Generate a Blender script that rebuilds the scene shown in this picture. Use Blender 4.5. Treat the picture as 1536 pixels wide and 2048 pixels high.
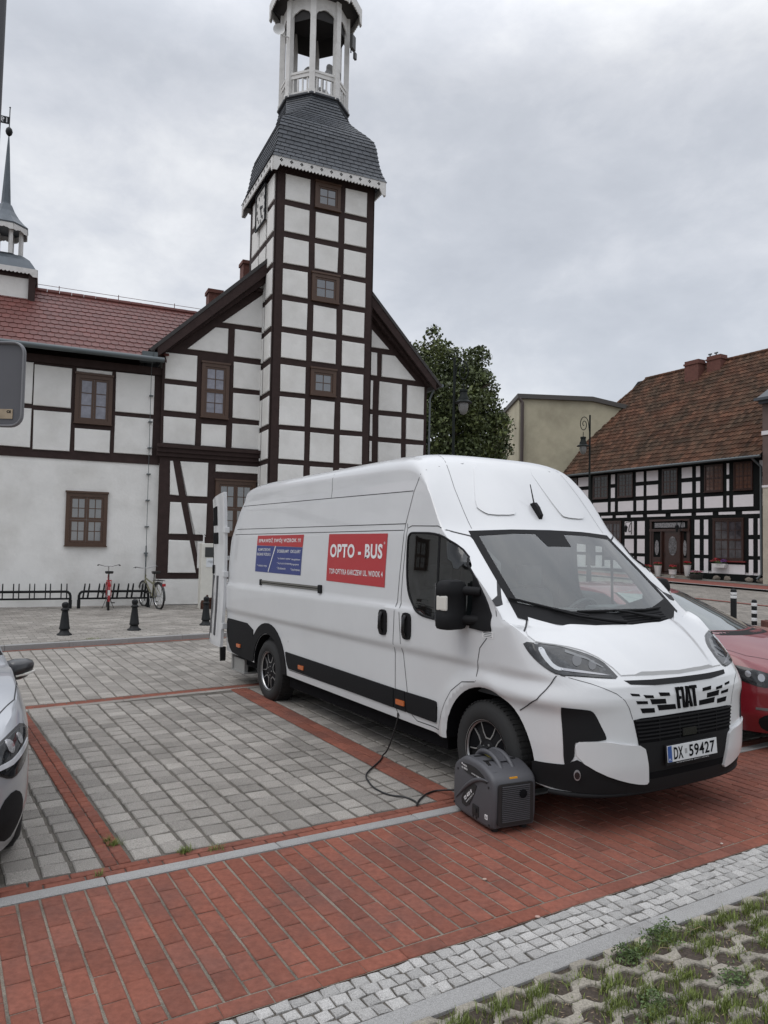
import bpy, bmesh, math, random
from mathutils import Vector, Matrix, noise
from mathutils.bvhtree import BVHTree
PI=math.pi; R_=math.radians
random.seed(7)
S=bpy.context.scene; COL=S.collection
for o in list(bpy.data.objects): bpy.data.objects.remove(o)

# ------------------------------------------------------------------ camera
cam=bpy.data.cameras.new('camera'); co=bpy.data.objects.new('camera',cam); COL.objects.link(co)
cam.sensor_fit='HORIZONTAL'; cam.sensor_width=36; cam.lens=36*1480/1536; cam.clip_start=.05; cam.clip_end=3000
_p,_r=R_(2.56),R_(1.14)
_f=Vector((0,math.cos(_p),math.sin(_p))); _u0=Vector((0,-math.sin(_p),math.cos(_p))); _r0=Vector((1,0,0))
_rt=_r0*math.cos(_r)+_u0*math.sin(_r); _up=_u0*math.cos(_r)-_r0*math.sin(_r)
co.matrix_world=Matrix(((_rt.x,_up.x,-_f.x,0),(_rt.y,_up.y,-_f.y,0),(_rt.z,_up.z,-_f.z,1.842),(0,0,0,1)))
S.camera=co
# ------------------------------------------------------------------ world: overcast sky
W=bpy.data.worlds.new('World'); S.world=W; W.use_nodes=True
nt=W.node_tree; N=nt.nodes; L=nt.links; N.clear()
SUN_EL,SUN_AZ=R_(52),R_(215)       # azimuth measured from +X, counter-clockwise
out=N.new('ShaderNodeOutputWorld'); bg=N.new('ShaderNodeBackground'); L.new(bg.outputs[0],out.inputs[0])
sky=N.new('ShaderNodeTexSky'); sky.sky_type='NISHITA'; sky.sun_disc=False; sky.sun_elevation=SUN_EL; sky.sun_rotation=PI/2-SUN_AZ
tc=N.new('ShaderNodeTexCoord'); sep=N.new('ShaderNodeSeparateXYZ'); L.new(tc.outputs['Generated'],sep.inputs[0])
mp=N.new('ShaderNodeMapping'); mp.inputs['Scale'].default_value=(1,1,1.7); mp.inputs['Location'].default_value=(3.1,1.7,.4); mp.inputs['Rotation'].default_value=(0,0,R_(28)); L.new(tc.outputs['Generated'],mp.inputs[0])
def wnoise(sc,det,rough,dist=0):
    n=N.new('ShaderNodeTexNoise'); n.inputs['Scale'].default_value=sc; n.inputs['Detail'].default_value=det
    n.inputs['Roughness'].default_value=rough; n.inputs['Distortion'].default_value=dist; L.new(mp.outputs[0],n.inputs['Vector']); return n
n1=wnoise(1.9,7,.55,.15); n2=wnoise(6.5,6,.6,.2)
mx=N.new('ShaderNodeMath'); mx.operation='MULTIPLY_ADD'; L.new(n2.outputs[0],mx.inputs[0]); mx.inputs[1].default_value=.46; L.new(n1.outputs[0],mx.inputs[2])
cr=N.new('ShaderNodeValToRGB'); e=cr.color_ramp
e.elements[0].position=.50; e.elements[0].color=(.47,.49,.53,1); e.elements[1].position=.98; e.elements[1].color=(.88,.885,.89,1)
m=e.elements.new(.65); m.color=(.54,.56,.60,1); m=e.elements.new(.76); m.color=(.63,.645,.68,1)
m=e.elements.new(.85); m.color=(.73,.74,.76,1)
L.new(mx.outputs[0],cr.inputs[0])
# overcast sky is brighter overhead
mr=N.new('ShaderNodeMapRange'); mr.inputs['From Min'].default_value=.54; mr.inputs['From Max'].default_value=1; mr.inputs['To Min'].default_value=1; mr.inputs['To Max'].default_value=3.1; L.new(sep.outputs['Z'],mr.inputs[0])
mu=N.new('ShaderNodeVectorMath'); mu.operation='SCALE'; L.new(cr.outputs[0],mu.inputs[0]); L.new(mr.outputs[0],mu.inputs['Scale'])
sk=N.new('ShaderNodeVectorMath'); sk.operation='SCALE'; L.new(sky.outputs[0],sk.inputs[0]); sk.inputs['Scale'].default_value=.02
mc=N.new('ShaderNodeVectorMath'); mc.operation='ADD'; L.new(mu.outputs[0],mc.inputs[0]); L.new(sk.outputs[0],mc.inputs[1])
L.new(mc.outputs[0],bg.inputs['Color']); bg.inputs['Strength'].default_value=1.03
# sun through thick cloud
sl=bpy.data.lights.new('sun','SUN'); so=bpy.data.objects.new('sun',sl); COL.objects.link(so)
sl.energy=.55; sl.angle=R_(35); sl.color=(1,.97,.93)
sd=Vector((math.cos(SUN_EL)*math.cos(SUN_AZ),math.cos(SUN_EL)*math.sin(SUN_AZ),math.sin(SUN_EL)))
so.rotation_euler=sd.to_track_quat('Z','Y').to_euler()
S.view_settings.view_transform='Standard'; S.view_settings.look='None'; S.view_settings.exposure=0; S.view_settings.gamma=1
S.render.engine='CYCLES'; S.cycles.max_bounces=7; S.cycles.use_denoising=True

# ------------------------------------------------------------------ materials
MATS={}
def mat(name,col,rough=.6,metal=0,coat=0,noise_amt=0,nscale=8,bump=0,bscale=40,island=0,col2=None,c2scale=2,c2lo=.5,c2hi=.6,c2w=1,trans=0,emit=None,spec=.5,ior=1.5,objc=True,coatr=.04,subs=0):
    if name in MATS: return MATS[name]
    m=bpy.data.materials.new(name); m.use_nodes=True; t=m.node_tree; n=t.nodes; l=t.links
    b=n['Principled BSDF']; b.inputs['Roughness'].default_value=rough; b.inputs['Metallic'].default_value=metal
    b.inputs['Coat Weight'].default_value=coat; b.inputs['Coat Roughness'].default_value=coatr; b.inputs['IOR'].default_value=ior
    b.inputs['Specular IOR Level'].default_value=spec
    if trans: b.inputs['Transmission Weight'].default_value=trans
    c=n.new('ShaderNodeRGB'); c.outputs[0].default_value=(*col,1); cur=c.outputs[0]
    tc=n.new('ShaderNodeTexCoord'); vec=tc.outputs['Object']
    if col2:
        nz=n.new('ShaderNodeTexNoise'); nz.inputs['Scale'].default_value=c2scale; nz.inputs['Detail'].default_value=6; nz.inputs['Roughness'].default_value=.62; l.new(vec,nz.inputs['Vector'])
        mr=n.new('ShaderNodeMapRange'); mr.inputs['From Min'].default_value=c2lo; mr.inputs['From Max'].default_value=c2hi; mr.inputs['To Max'].default_value=c2w; l.new(nz.outputs[0],mr.inputs[0])
        mi=n.new('ShaderNodeMixRGB'); mi.inputs[2].default_value=(*col2,1); l.new(mr.outputs[0],mi.inputs[0]); l.new(cur,mi.inputs[1]); cur=mi.outputs[0]
    if island:
        g=n.new('ShaderNodeNewGeometry'); mr=n.new('ShaderNodeMapRange'); mr.inputs['To Min'].default_value=1-island; mr.inputs['To Max'].default_value=1+island; l.new(g.outputs['Random Per Island'],mr.inputs[0])
        vm=n.new('ShaderNodeVectorMath'); vm.operation='SCALE'; l.new(cur,vm.inputs[0]); l.new(mr.outputs[0],vm.inputs['Scale']); cur=vm.outputs[0]
    if noise_amt:
        nz=n.new('ShaderNodeTexNoise'); nz.inputs['Scale'].default_value=nscale; nz.inputs['Detail'].default_value=8; nz.inputs['Roughness'].default_value=.65; l.new(vec,nz.inputs['Vector'])
        mr=n.new('ShaderNodeMapRange'); mr.inputs['From Min'].default_value=.25; mr.inputs['From Max'].default_value=.75; mr.inputs['To Min'].default_value=1-noise_amt; mr.inputs['To Max'].default_value=1+noise_amt; l.new(nz.outputs[0],mr.inputs[0])
        vm=n.new('ShaderNodeVectorMath'); vm.operation='SCALE'; l.new(cur,vm.inputs[0]); l.new(mr.outputs[0],vm.inputs['Scale']); cur=vm.outputs[0]
    l.new(cur,b.inputs['Base Color'])
    if bump:
        nz=n.new('ShaderNodeTexNoise'); nz.inputs['Scale'].default_value=bscale; nz.inputs['Detail'].default_value=6; l.new(vec,nz.inputs['Vector'])
        bp=n.new('ShaderNodeBump'); bp.inputs['Strength'].default_value=bump; bp.inputs['Distance'].default_value=.01; l.new(nz.outputs[0],bp.inputs['Height']); l.new(bp.outputs[0],b.inputs['Normal'])
    if emit: b.inputs['Emission Color'].default_value=(*emit[0],1); b.inputs['Emission Strength'].default_value=emit[1]
    MATS[name]=m; return m

M_PL=mat('white plaster',(.73,.72,.695),.9,noise_amt=.07,nscale=1.6,bump=.5,bscale=14,col2=(.53,.515,.48),c2scale=.9,c2lo=.45,c2hi=.72,c2w=.6)
M_TB=mat('dark brown timber',(.038,.024,.022),.75,spec=.2,noise_amt=.25,nscale=6,bump=.3,bscale=25)
M_WB=mat('brown window wood',(.070,.036,.021),.45,noise_amt=.15,nscale=12)
M_TILE=mat('burgundy roof tile',(.118,.036,.029),.5,spec=.3,noise_amt=.2,nscale=3,island=.12)
M_SLATE=mat('grey slate',(.050,.056,.066),.5,island=.22,noise_amt=.15,nscale=9)
M_LEAD=mat('grey sheet metal',(.085,.10,.115),.45,metal=.3,noise_amt=.2,nscale=4)
M_WW=mat('white painted wood',(.62,.61,.59),.6,noise_amt=.08,nscale=7,col2=(.38,.37,.35),c2scale=3,c2lo=.52,c2hi=.75,c2w=.6)
M_GUT=mat('grey gutter metal',(.10,.115,.12),.4,metal=.4)
M_BRK=mat('chimney brick',(.12,.046,.034),.85,noise_amt=.3,nscale=9)
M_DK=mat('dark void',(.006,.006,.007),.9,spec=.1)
M_IRON=mat('black painted iron',(.010,.011,.012),.5,spec=.25,noise_amt=.3,nscale=20,bump=.15,bscale=60)
M_GLASS=mat('window glass',(.04,.043,.05),.05,coat=1,noise_amt=.5,nscale=1.5,ior=1.9,spec=.8)
M_GLASSD=mat('dark window glass',(.014,.013,.014),.08,noise_amt=.6,nscale=2,ior=1.5)
M_SKYCURT=mat('pale sky reflection and curtain glass',(.20,.20,.235),.08,coat=.6,noise_amt=.35,nscale=5)  # pale base colour stands in for sky reflected in the panes, with curtains

# ------------------------------------------------------------------ mesh helpers
def V3(*a): return Vector(a)
I4=Matrix.Identity(4)
def link(name,me,parent=None,label=None,cat=None,group=None,kind=None,loc=None,rot=None):
    o=bpy.data.objects.new(name,me); COL.objects.link(o)
    if parent: o.parent=parent
    if loc is not None: o.location=loc
    if rot is not None: o.rotation_euler=rot
    if label: o['label']=label
    if cat: o['category']=cat
    if group: o['group']=group
    if kind: o['kind']=kind
    return o
def obj(name,bm,mats,parent=None,smooth=0,**k):
    me=bpy.data.meshes.new(name)
    if k.pop('norm',True): bmesh.ops.recalc_face_normals(bm,faces=bm.faces[:])
    bm.to_mesh(me); bm.free()
    for m in (mats if isinstance(mats,(list,tuple)) else [mats]): me.materials.append(m)
    if smooth:
        me.polygons.foreach_set('use_smooth',[True]*len(me.polygons)); me.set_sharp_from_angle(angle=R_(smooth))
    return link(name,me,parent,**k)
def empty(name,loc=(0,0,0),rot=(0,0,0),**k): 
    o=link(name,None,loc=loc,rot=rot,**k); o.empty_display_size=.2; return o
def B(): return bmesh.new()
def box(bm,x0,x1,y0,y1,z0,z1,M=I4,mi=0,bev=0):
    v=[bm.verts.new(M@V3(x,y,z)) for x in (x0,x1) for y in (y0,y1) for z in (z0,z1)]
    fs=[bm.faces.new([v[i] for i in q]) for q in ((0,1,3,2),(4,6,7,5),(0,4,5,1),(2,3,7,6),(0,2,6,4),(1,5,7,3))]
    for f in fs: f.material_index=mi
    if bev: bmesh.ops.bevel(bm,geom=list({e for f in fs for e in f.edges}),offset=bev,segments=2,affect='EDGES',profile=.6)
def prism(bm,poly,fn,d0,d1,mi=0,inset=0,dch=0):
    """poly 2D list; fn(a,b,d)->Vector; optional chamfer of the d0 face by inset/dch"""
    n=len(poly)
    if inset:
        A=sum(poly[i][0]*poly[(i+1)%n][1]-poly[(i+1)%n][0]*poly[i][1] for i in range(n)); sg=1 if A>0 else -1
        ins=[]
        for i in range(n):
            p0,p1,p2=Vector(poly[i-1]),Vector(poly[i]),Vector(poly[(i+1)%n])
            e1=(p1-p0).normalized(); e2=(p2-p1).normalized(); n1=Vector((-e1.y,e1.x))*sg; n2=Vector((-e2.y,e2.x))*sg
            b=(n1+n2); b=b/max(.3,b.length_squared)*2 if b.length>1e-6 else n1
            ins.append(p1+b*inset)
        loops=[[fn(p[0],p[1],d0) for p in ins],[fn(p[0],p[1],d0+dch) for p in poly],[fn(p[0],p[1],d1) for p in poly]]
    else: loops=[[fn(p[0],p[1],d0) for p in poly],[fn(p[0],p[1],d1) for p in poly]]
    vs=[[bm.verts.new(p) for p in l] for l in loops]
    fs=[bm.faces.new(vs[0]),bm.faces.new(vs[-1][::-1])]
    for k in range(len(vs)-1):
        for i in range(n): fs.append(bm.faces.new((vs[k][i],vs[k][(i+1)%n],vs[k+1][(i+1)%n],vs[k+1][i])))
    for f in fs: f.material_index=mi
def tube(bm,pts,r,seg=8,cap=True,mi=0,closed=False):
    pts=[Vector(p) for p in pts]; rings=[]; n=len(pts); up=None
    for i,p in enumerate(pts):
        if closed: t=pts[(i+1)%n]-pts[i-1]
        else: t=pts[min(i+1,n-1)]-pts[max(i-1,0)]
        if t.length<1e-9: t=V3(0,0,1)
        t.normalize()
        if up is None:
            up=V3(0,0,1) if abs(t.z)<.9 else V3(1,0,0)
        a=(up-t*up.dot(t)).normalized(); up=a; b=t.cross(a)
        rr=r[i] if isinstance(r,(list,tuple)) else r
        rings.append([bm.verts.new(p+(a*math.cos(2*PI*k/seg)+b*math.sin(2*PI*k/seg))*rr) for k in range(seg)])
    for i in range(n if closed else n-1):
        A,Bq=rings[i],rings[(i+1)%n]
        for k in range(seg):
            f=bm.faces.new((A[k],A[(k+1)%seg],Bq[(k+1)%seg],Bq[k])); f.material_index=mi
    if cap and not closed:
        for r0 in (rings[0][::-1],rings[-1]): f=bm.faces.new(r0); f.material_index=mi
def lathe(bm,prof,M=I4,seg=24,mi=0,cap=True,a0=0):
    rings=[[bm.verts.new(M@V3(r*math.cos(2*PI*k/seg+a0),r*math.sin(2*PI*k/seg+a0),z)) for k in range(seg)] for r,z in prof]
    for i in range(len(prof)-1):
        for k in range(seg):
            f=bm.faces.new((rings[i][k],rings[i][(k+1)%seg],rings[i+1][(k+1)%seg],rings[i+1][k])); f.material_index=mi
    if cap:
        for r0 in (rings[0][::-1],rings[-1]): f=bm.faces.new(r0); f.material_index=mi
def text_bm(body,size,bold=.0,align='CENTER',font=None,sx=1,extrude=0,shear=0,sp=1.06):
    cu=bpy.data.curves.new('t','FONT'); cu.body=body; cu.size=size; cu.offset=bold; cu.align_x=align; cu.align_y='CENTER'; cu.extrude=extrude; cu.resolution_u=3; cu.shear=shear; cu.space_character=sp
    o=bpy.data.objects.new('t',cu); COL.objects.link(o)
    dg=bpy.context.evaluated_depsgraph_get(); me=bpy.data.meshes.new_from_object(o.evaluated_get(dg))
    bm=B(); bm.from_mesh(me); bpy.data.objects.remove(o); bpy.data.curves.remove(cu); bpy.data.meshes.remove(me)
    for v in bm.verts: v.co.x*=sx
    return bm
def fit_text(bm,width,height=None):
    xs=[v.co.x for v in bm.verts]; ys=[v.co.y for v in bm.verts]; cx=(min(xs)+max(xs))/2; cy=(min(ys)+max(ys))/2
    s=width/(max(xs)-min(xs)); sy=(height/(max(ys)-min(ys))) if height else s
    for v in bm.verts: v.co.x=(v.co.x-cx)*s; v.co.y=(v.co.y-cy)*sy
    return bm
def children(o): return [c for c in bpy.data.objects if c.parent==o]
def copy_tree(o,parent=None):
    c=o.copy(); COL.objects.link(c); c.parent=parent
    for ch in children(o): copy_tree(ch,c)
    return c

# ------------------------------------------------------------------ ground height and lot frame
def zg(y): return .021*max(0,min(y,48)-14.8)
LA=R_(31); LU=V3(math.cos(LA),math.sin(LA),0); LV=V3(-math.sin(LA),math.cos(LA),0)
def lot(u,v,z=0): return LU*u+LV*v+V3(0,0,z)
def lotz(u,v,dz=0):
    p=LU*u+LV*v; return V3(p.x,p.y,zg(p.y)+dz)
M_SAND=mat('joint sand',(.125,.112,.095),.95,noise_amt=.6,nscale=120,bump=.8,bscale=200,col2=(.05,.045,.036),c2scale=5,c2lo=.5,c2hi=.65,c2w=.8)
M_BRICK=mat('red clay paver',(.215,.080,.056),.9,spec=.15,island=.14,noise_amt=.25,nscale=30,bump=.5,bscale=90,col2=(.135,.066,.054),c2scale=1.7,c2lo=.42,c2hi=.66,c2w=.75)
M_SETT=mat('grey concrete sett',(.300,.280,.254),.92,spec=.2,island=.2,noise_amt=.55,nscale=170,bump=.8,bscale=120,col2=(.19,.175,.157),c2scale=1.0,c2lo=.42,c2hi=.66,c2w=.7)
M_GRAN=mat('light granite sett',(.37,.36,.345),.88,island=.2,noise_amt=.55,nscale=220,bump=.8,bscale=110)
M_SLAB=mat('granite kerb',(.285,.28,.272),.88,island=.08,noise_amt=.5,nscale=230,bump=.5,bscale=140,col2=(.20,.19,.18),c2scale=2,c2lo=.5,c2hi=.7,c2w=.5)
M_CONC=mat('weathered concrete grid',(.275,.25,.208),.95,island=.12,noise_amt=.45,nscale=90,bump=.7,bscale=100,col2=(.11,.10,.085),c2scale=8,c2lo=.5,c2hi=.7,c2w=.7)
M_SOIL=mat('soil',(.055,.042,.032),1,noise_amt=.6,nscale=60,bump=1,bscale=50)

def pavers(name,rects,m,zf=lotz,top=.0,h=.03,ch=.006,jit=.002,tilt=.0015,**k):
    bm=B()
    for (u0,v0,u1,v1) in rects:
        j=lambda: random.uniform(-jit,jit)
        P=[(u0+j(),v0+j()),(u1+j(),v0+j()),(u1+j(),v1+j()),(u0+j(),v1+j())]
        cx,cy=(u0+u1)/2,(v0+v1)/2
        dz=[top+random.uniform(-tilt,tilt) for _ in range(4)]
        c=ch
        T=[bm.verts.new(zf(x+(c if x<cx else -c),y+(c if y<cy else -c),d)) for (x,y),d in zip(P,dz)]
        Mi=[bm.verts.new(zf(x,y,d-c*.7)) for (x,y),d in zip(P,dz)]
        Bo=[bm.verts.new(zf(x,y,top-h)) for x,y in P]
        bm.faces.new(T)
        for i in range(4):
            bm.faces.new((Mi[i],Mi[(i+1)%4],T[(i+1)%4],T[i])); bm.faces.new((Bo[i],Bo[(i+1)%4],Mi[(i+1)%4],Mi[i]))
    return obj(name,bm,m,norm=False,kind='structure',**k)
def sheet(name,quad,m,dz=0,n=(1,1),zf=lotz,**k):
    bm=B(); (a,b,c,d)=[Vector(q) for q in quad]; nu,nv=n; g=[]
    for i in range(nu+1):
        for j in range(nv+1):
            s,t=i/nu,j/nv; p=(a*(1-s)+b*s)*(1-t)+(d*(1-s)+c*s)*t; g.append(bm.verts.new(zf(p.x,p.y,dz)))
    for i in range(nu):
        for j in range(nv): bm.faces.new((g[i*(nv+1)+j],g[(i+1)*(nv+1)+j],g[(i+1)*(nv+1)+j+1],g[i*(nv+1)+j+1]))
    return obj(name,bm,m,kind='structure',**k)
def span(lo,hi,pitch,off=0):
    x=lo-off
    while x<hi-1e-6:
        a=max(x,lo); b=min(x+pitch,hi)
        if b-a>.02: yield a,b
        x+=pitch

# base ground: one sheet to the horizon, with a paved-plaza shader
def plaza_mat():
    m=bpy.data.materials.new('plaza setts'); m.use_nodes=True; t=m.node_tree; n=t.nodes; l=t.links; b=n['Principled BSDF']; b.inputs['Roughness'].default_value=.9
    tc=n.new('ShaderNodeTexCoord'); mp=n.new('ShaderNodeMapping'); mp.inputs['Rotation'].default_value=(0,0,-LA-R_(8)); l.new(tc.outputs['Object'],mp.inputs[0])
    br=n.new('ShaderNodeTexBrick'); br.inputs['Scale'].default_value=1; br.inputs['Brick Width'].default_value=.21; br.inputs['Row Height'].default_value=.17; br.inputs['Mortar Size'].default_value=.012
    br.inputs['Color1'].default_value=(.27,.245,.215,1); br.inputs['Color2'].default_value=(.19,.172,.15,1); br.inputs['Mortar'].default_value=(.075,.066,.054,1); br.inputs['Bias'].default_value=0
    l.new(mp.outputs[0],br.inputs[0])
    nz=n.new('ShaderNodeTexNoise'); nz.inputs['Scale'].default_value=.45; nz.inputs['Detail'].default_value=9; nz.inputs['Roughness'].default_value=.7; l.new(tc.outputs['Object'],nz.inputs[0])
    mr=n.new('ShaderNodeMapRange'); mr.inputs['From Min'].default_value=.3; mr.inputs['From Max'].default_value=.7; mr.inputs['To Min'].default_value=.7; mr.inputs['To Max'].default_value=1.25; l.new(nz.outputs[0],mr.inputs[0])
    vm=n.new('ShaderNodeVectorMath'); vm.operation='SCALE'; l.new(br.outputs[0],vm.inputs[0]); l.new(mr.outputs[0],vm.inputs['Scale']); l.new(vm.outputs[0],b.inputs['Base Color'])
    bp=n.new('ShaderNodeBump'); bp.inputs['Strength'].default_value=.5; bp.inputs['Distance'].default_value=.01; l.new(br.outputs['Fac'],bp.inputs['Height']); bp.invert=True; l.new(bp.outputs[0],b.inputs['Normal'])
    return m
bm=B(); ys=[-300,-60,0,10,14.8,20,26,34,42,48,70,150,500,900]; xs=[-700,-100,-30,0,30,100,700]; g=[[bm.verts.new((x,y,zg(y)-.05)) for x in xs] for y in ys]
for i in range(len(ys)-1):
    for j in range(len(xs)-1): bm.faces.new((g[i][j],g[i][j+1],g[i+1][j+1],g[i+1][j]))
obj('ground',bm,plaza_mat(),kind='structure')

UMIN,UMAX=-2.6,11.0
# bedding under all pavers of the lot
sheet('paving_bed',[(UMIN-.4,2.45),(UMAX,2.45),(UMAX,14.6),(UMIN-.4,13.4)],M_SAND,-.008,(8,8))
rc=[]
for i in range(int((8.6-UMIN)/.1075)):
    u=UMIN+i*.1075
    for a,b in span(2.925,4.195,.213,(i%2)*.1065+(i%3)*.004): rc.append((u+.0065,a+.003,u+.101,b-.003))
for a,b in span(UMIN,8.6,.213): rc.append((a+.002,2.825,b-.002,2.918))
sheet('brick_bedding_sand',[(UMIN,2.82),(8.6,2.82),(8.6,4.2),(UMIN,4.2)],mat('light joint sand',(.235,.205,.165),.95,noise_amt=.6,nscale=160,bump=.9,bscale=220,col2=(.10,.088,.07),c2scale=3,c2lo=.42,c2hi=.62,c2w=.8),-.0015)
pavers('brick_pavement',rc,M_BRICK,top=.004,ch=.005)
pavers('kerb_strip',[(a+.003,4.205,b-.003,4.298) for a,b in span(UMIN,9.6,1.0,.55)],M_SLAB,top=.008,ch=.008)
rc=[]
for k,v in enumerate((4.31,4.375)):
    for a,b in span(UMIN,9.6,.21,k*.07): rc.append((a+.004,v+.002,b-.004,v+.058))
def divider(u0,u1,w):
    for k in range(2):
        for a,b in span(4.44,8.86,w/2*1.35 if w<.2 else .21,k*.05): rc.append((('d',u0,u1,w,k),a,b))
mid=lambda u: 8.96+.08*(u-.77)
D1=lambda v:(.955-.035*(v-4.45))   # centre of left divider
for k in (0,1):
    for a,b in span(4.445,8.84,.108,k*.04):
        c=D1((a+b)/2); rc.append((c-.072+k*.074,a+.002,c-.004+k*.074,b-.002))
D2=lambda v:(3.285+.008*(v-4.45))
for k in (0,1):
    for a,b in span(4.445,9.0,.213,k*.1):
        c=D2((a+b)/2); rc.append((c-.11+k*.112,a+.002,c-.004+k*.112,b-.002))
D3=5.62
for k in (0,1):
    for a,b in span(4.445,9.2,.213,k*.1): rc.append((D3-.11+k*.112,a+.002,D3-.004+k*.112,b-.002))
pavers('red_marking_bricks',rc,M_BRICK,top=.002)
rc=[]
MZ=lambda u,v,dz=0: lotz(u,v+mid(u),dz)
for k in (0,1):
    for a,b in span(-2.6,9,.21,k*.08): rc.append((a+.003,-.09+k*.085,b-.003,-.012+k*.085))
pavers('red_gutter_bricks',rc,M_BRICK,zf=MZ,top=-.004)
pavers('parking_edge_strip',[(a+.003,-.20,b-.003,-.10) for a,b in span(-2.6,9,.5)],MATS['grey concrete sett'],zf=MZ,top=0,ch=.004)
# grey setts inside each bay
rc=[]
def bay(uL,uR,v0,v1):
    n=14
    for i in range(60):
        v=v0+i*.161
        if v>v1: break
        l,r=uL(v),uR(v); k=max(1,round((uR(v0)-uL(v0))/.168)); w=(r-l)/k
        for j in range(k):
            wob=.012*math.sin(j*1.7+v*1.4)
            a=l+j*w+(wob if j else 0); b=l+(j+1)*w+(.012*math.sin((j+1)*1.7+v*1.4) if j<k-1 else 0)
            top=min(v+.155,v1); 
            if top-v>.03: rc.append((a+.011,v+.005+.006*math.sin(j*2.1),b-.011,top-.003+.006*math.sin(j*2.1)))
bay(lambda v:UMIN,lambda v:D1(v)-.08,4.45,8.66)
bay(lambda v:D1(v)+.08,lambda v:D2(v)-.12,4.45,8.80)
bay(lambda v:D2(v)+.12,lambda v:D3-.12,4.45,8.95)
bay(lambda v:D3+.12,lambda v:UMAX-3,4.45,9.1)
pavers('parking_setts',rc,M_SETT,top=.002,tilt=.003,jit=.004,ch=.008)
# lane behind the bays
rc=[]
kerb=lambda u: 13.60+.101*(u-.95)
for i in range(40):
    for j in range(int(13/.168)):
        u=-3+j*.168; v=mid(u)+.09+i*.161
        if v+.155<kerb(u)-.13: rc.append((u+.008,v+.004,u+.161,v+.155))
pavers('lane_setts',rc,M_SETT,top=.001,tilt=.003,jit=.004,ch=.008)
KZ=lambda u,v,dz=0: lotz(u,v+kerb(u),dz)
pavers('lane_gutter_bricks',[(a+.003,-.10,b-.003,-.02) for a,b in span(-3,9.5,.21)],M_BRICK,zf=KZ,top=-.003)
# small granite setts, flush slab and the grass grid
rc=[]
for k in range(4):
    x=UMIN
    while x<6.5:
        w=random.uniform(.060,.082); rc.append((x+.004,2.556+k*.0664,x+w-.004,2.556+(k+1)*.0664-.007)); x+=w
pavers('granite_sett_strip',rc,M_GRAN,top=.004,jit=.005,tilt=.004,ch=.009)
pavers('slab_edging',[(a+.002,2.445,b-.002,2.548) for a,b in span(UMIN,6.5,1.0,.3)],M_SLAB,top=.003)

# raised sidewalk in front of the town hall
SWZ=.075
SZ=lambda u,v,dz=0: lot(u,v,SWZ+dz)
sheet('sidewalk_bed',[(-14,kerb(-14)+.1),(9,kerb(9)+.1),(9,30),(-14,30)],M_SAND,-.008,(1,1),SZ)
pavers('sidewalk_kerb',[(a+.002,-.01,b-.002,.10) for a,b in span(-4,9.2,1.0)],M_SLAB,zf=lambda u,v,dz=0: SZ(u,v+kerb(u),dz),top=.006,h=.16,ch=.01)
rc=[]
TH=R_(25-31)
for i in range(70):
    for j in range(54):
        u=-3.5+j*.22+(i%2)*.11; v=13.2+i*.15
        if v>kerb(u)+.12 and v<22.5 and u<8.5: rc.append((u+.004,v+.003,u+.216,v+.147))
pavers('sidewalk_setts',rc,M_SETT,zf=SZ,top=0,tilt=.003)

# ------------------------------------------------------------------ town hall (frame: a along facade, c into depth)
FA=R_(25)
def FP(a,c,z): return V3(a*math.cos(FA)-c*math.sin(FA),a*math.sin(FA)+c*math.cos(FA),z)
H0=(5.0,21.0)
hall=empty('town_hall',FP(*H0,0.1),(0,0,FA),label='white and dark brown half-timbered town hall with slate clock tower',cat='town hall')
def hp(a,c,z): return V3(a-H0[0],c-H0[1],z-.1)
HM=Matrix.Translation(V3(-H0[0],-H0[1],-.1))
bm=B()
box(bm,-16,3.0,21.17,27.2,0.0,6.6,HM)          # wing body
box(bm,2.98,11.22,21.04,30,0.0,6.9,HM)         # gable body
prism(bm,[(3.0,6.9),(11.2,6.9),(7.27,10.9)],lambda a,b,d:hp(a,d,b),21.04,30)
box(bm,5.79,8.77,20.04,22.75,0.0,12.6,HM)      # tower body
obj('wall',bm,M_PL,hall)
bm=B()
box(bm,-16,3.0,21.13,21.17,3.98,6.62,HM)
prism(bm,[(2.95,4.0),(11.24,4.0),(11.24,7.0),(7.27,11.15),(2.95,7.1)],lambda a,b,d:hp(a,d,b),21.0,21.04)
box(bm,2.95,3.27,21.0,21.04,.80,4.0,HM); box(bm,4.26,4.50,21.0,21.04,.80,4.0,HM); box(bm,3.27,4.5,21.0,21.04,.80,.97,HM)
box(bm,4.5,5.8,21.0,21.04,.8,4.0,HM); box(bm,8.7,11.24,21.0,21.04,.3,4.0,HM)
for z0,z1 in ((1.86,2.04),(2.91,3.11)): box(bm,3.27,4.26,21.0,21.04,z0,z1,HM)
prism(bm,[(3.29,4.05),(3.49,4.05),(4.16,.95),(3.98,.95)],lambda a,b,d:hp(a,d,b),20.99,21.03)
box(bm,5.75,8.81,20.0,20.04,.4,12.6,HM); box(bm,5.75,5.79,20.0,22.79,.4,12.6,HM); box(bm,8.77,8.81,20.0,22.79,.4,12.6,HM); box(bm,5.75,8.81,22.75,22.79,6,12.6,HM)
# jetty beam, mouldings
for z0,z1,d in ((4.17,4.28,.08),(4.28,4.40,.14),(4.40,4.50,.20)): box(bm,2.86,5.74,21-d,21.02,z0,z1,HM)
box(bm,-16,2.95,21.10,21.15,3.93,4.07,HM); box(bm,-16,2.95,21.06,21.15,6.42,6.62,HM)
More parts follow.
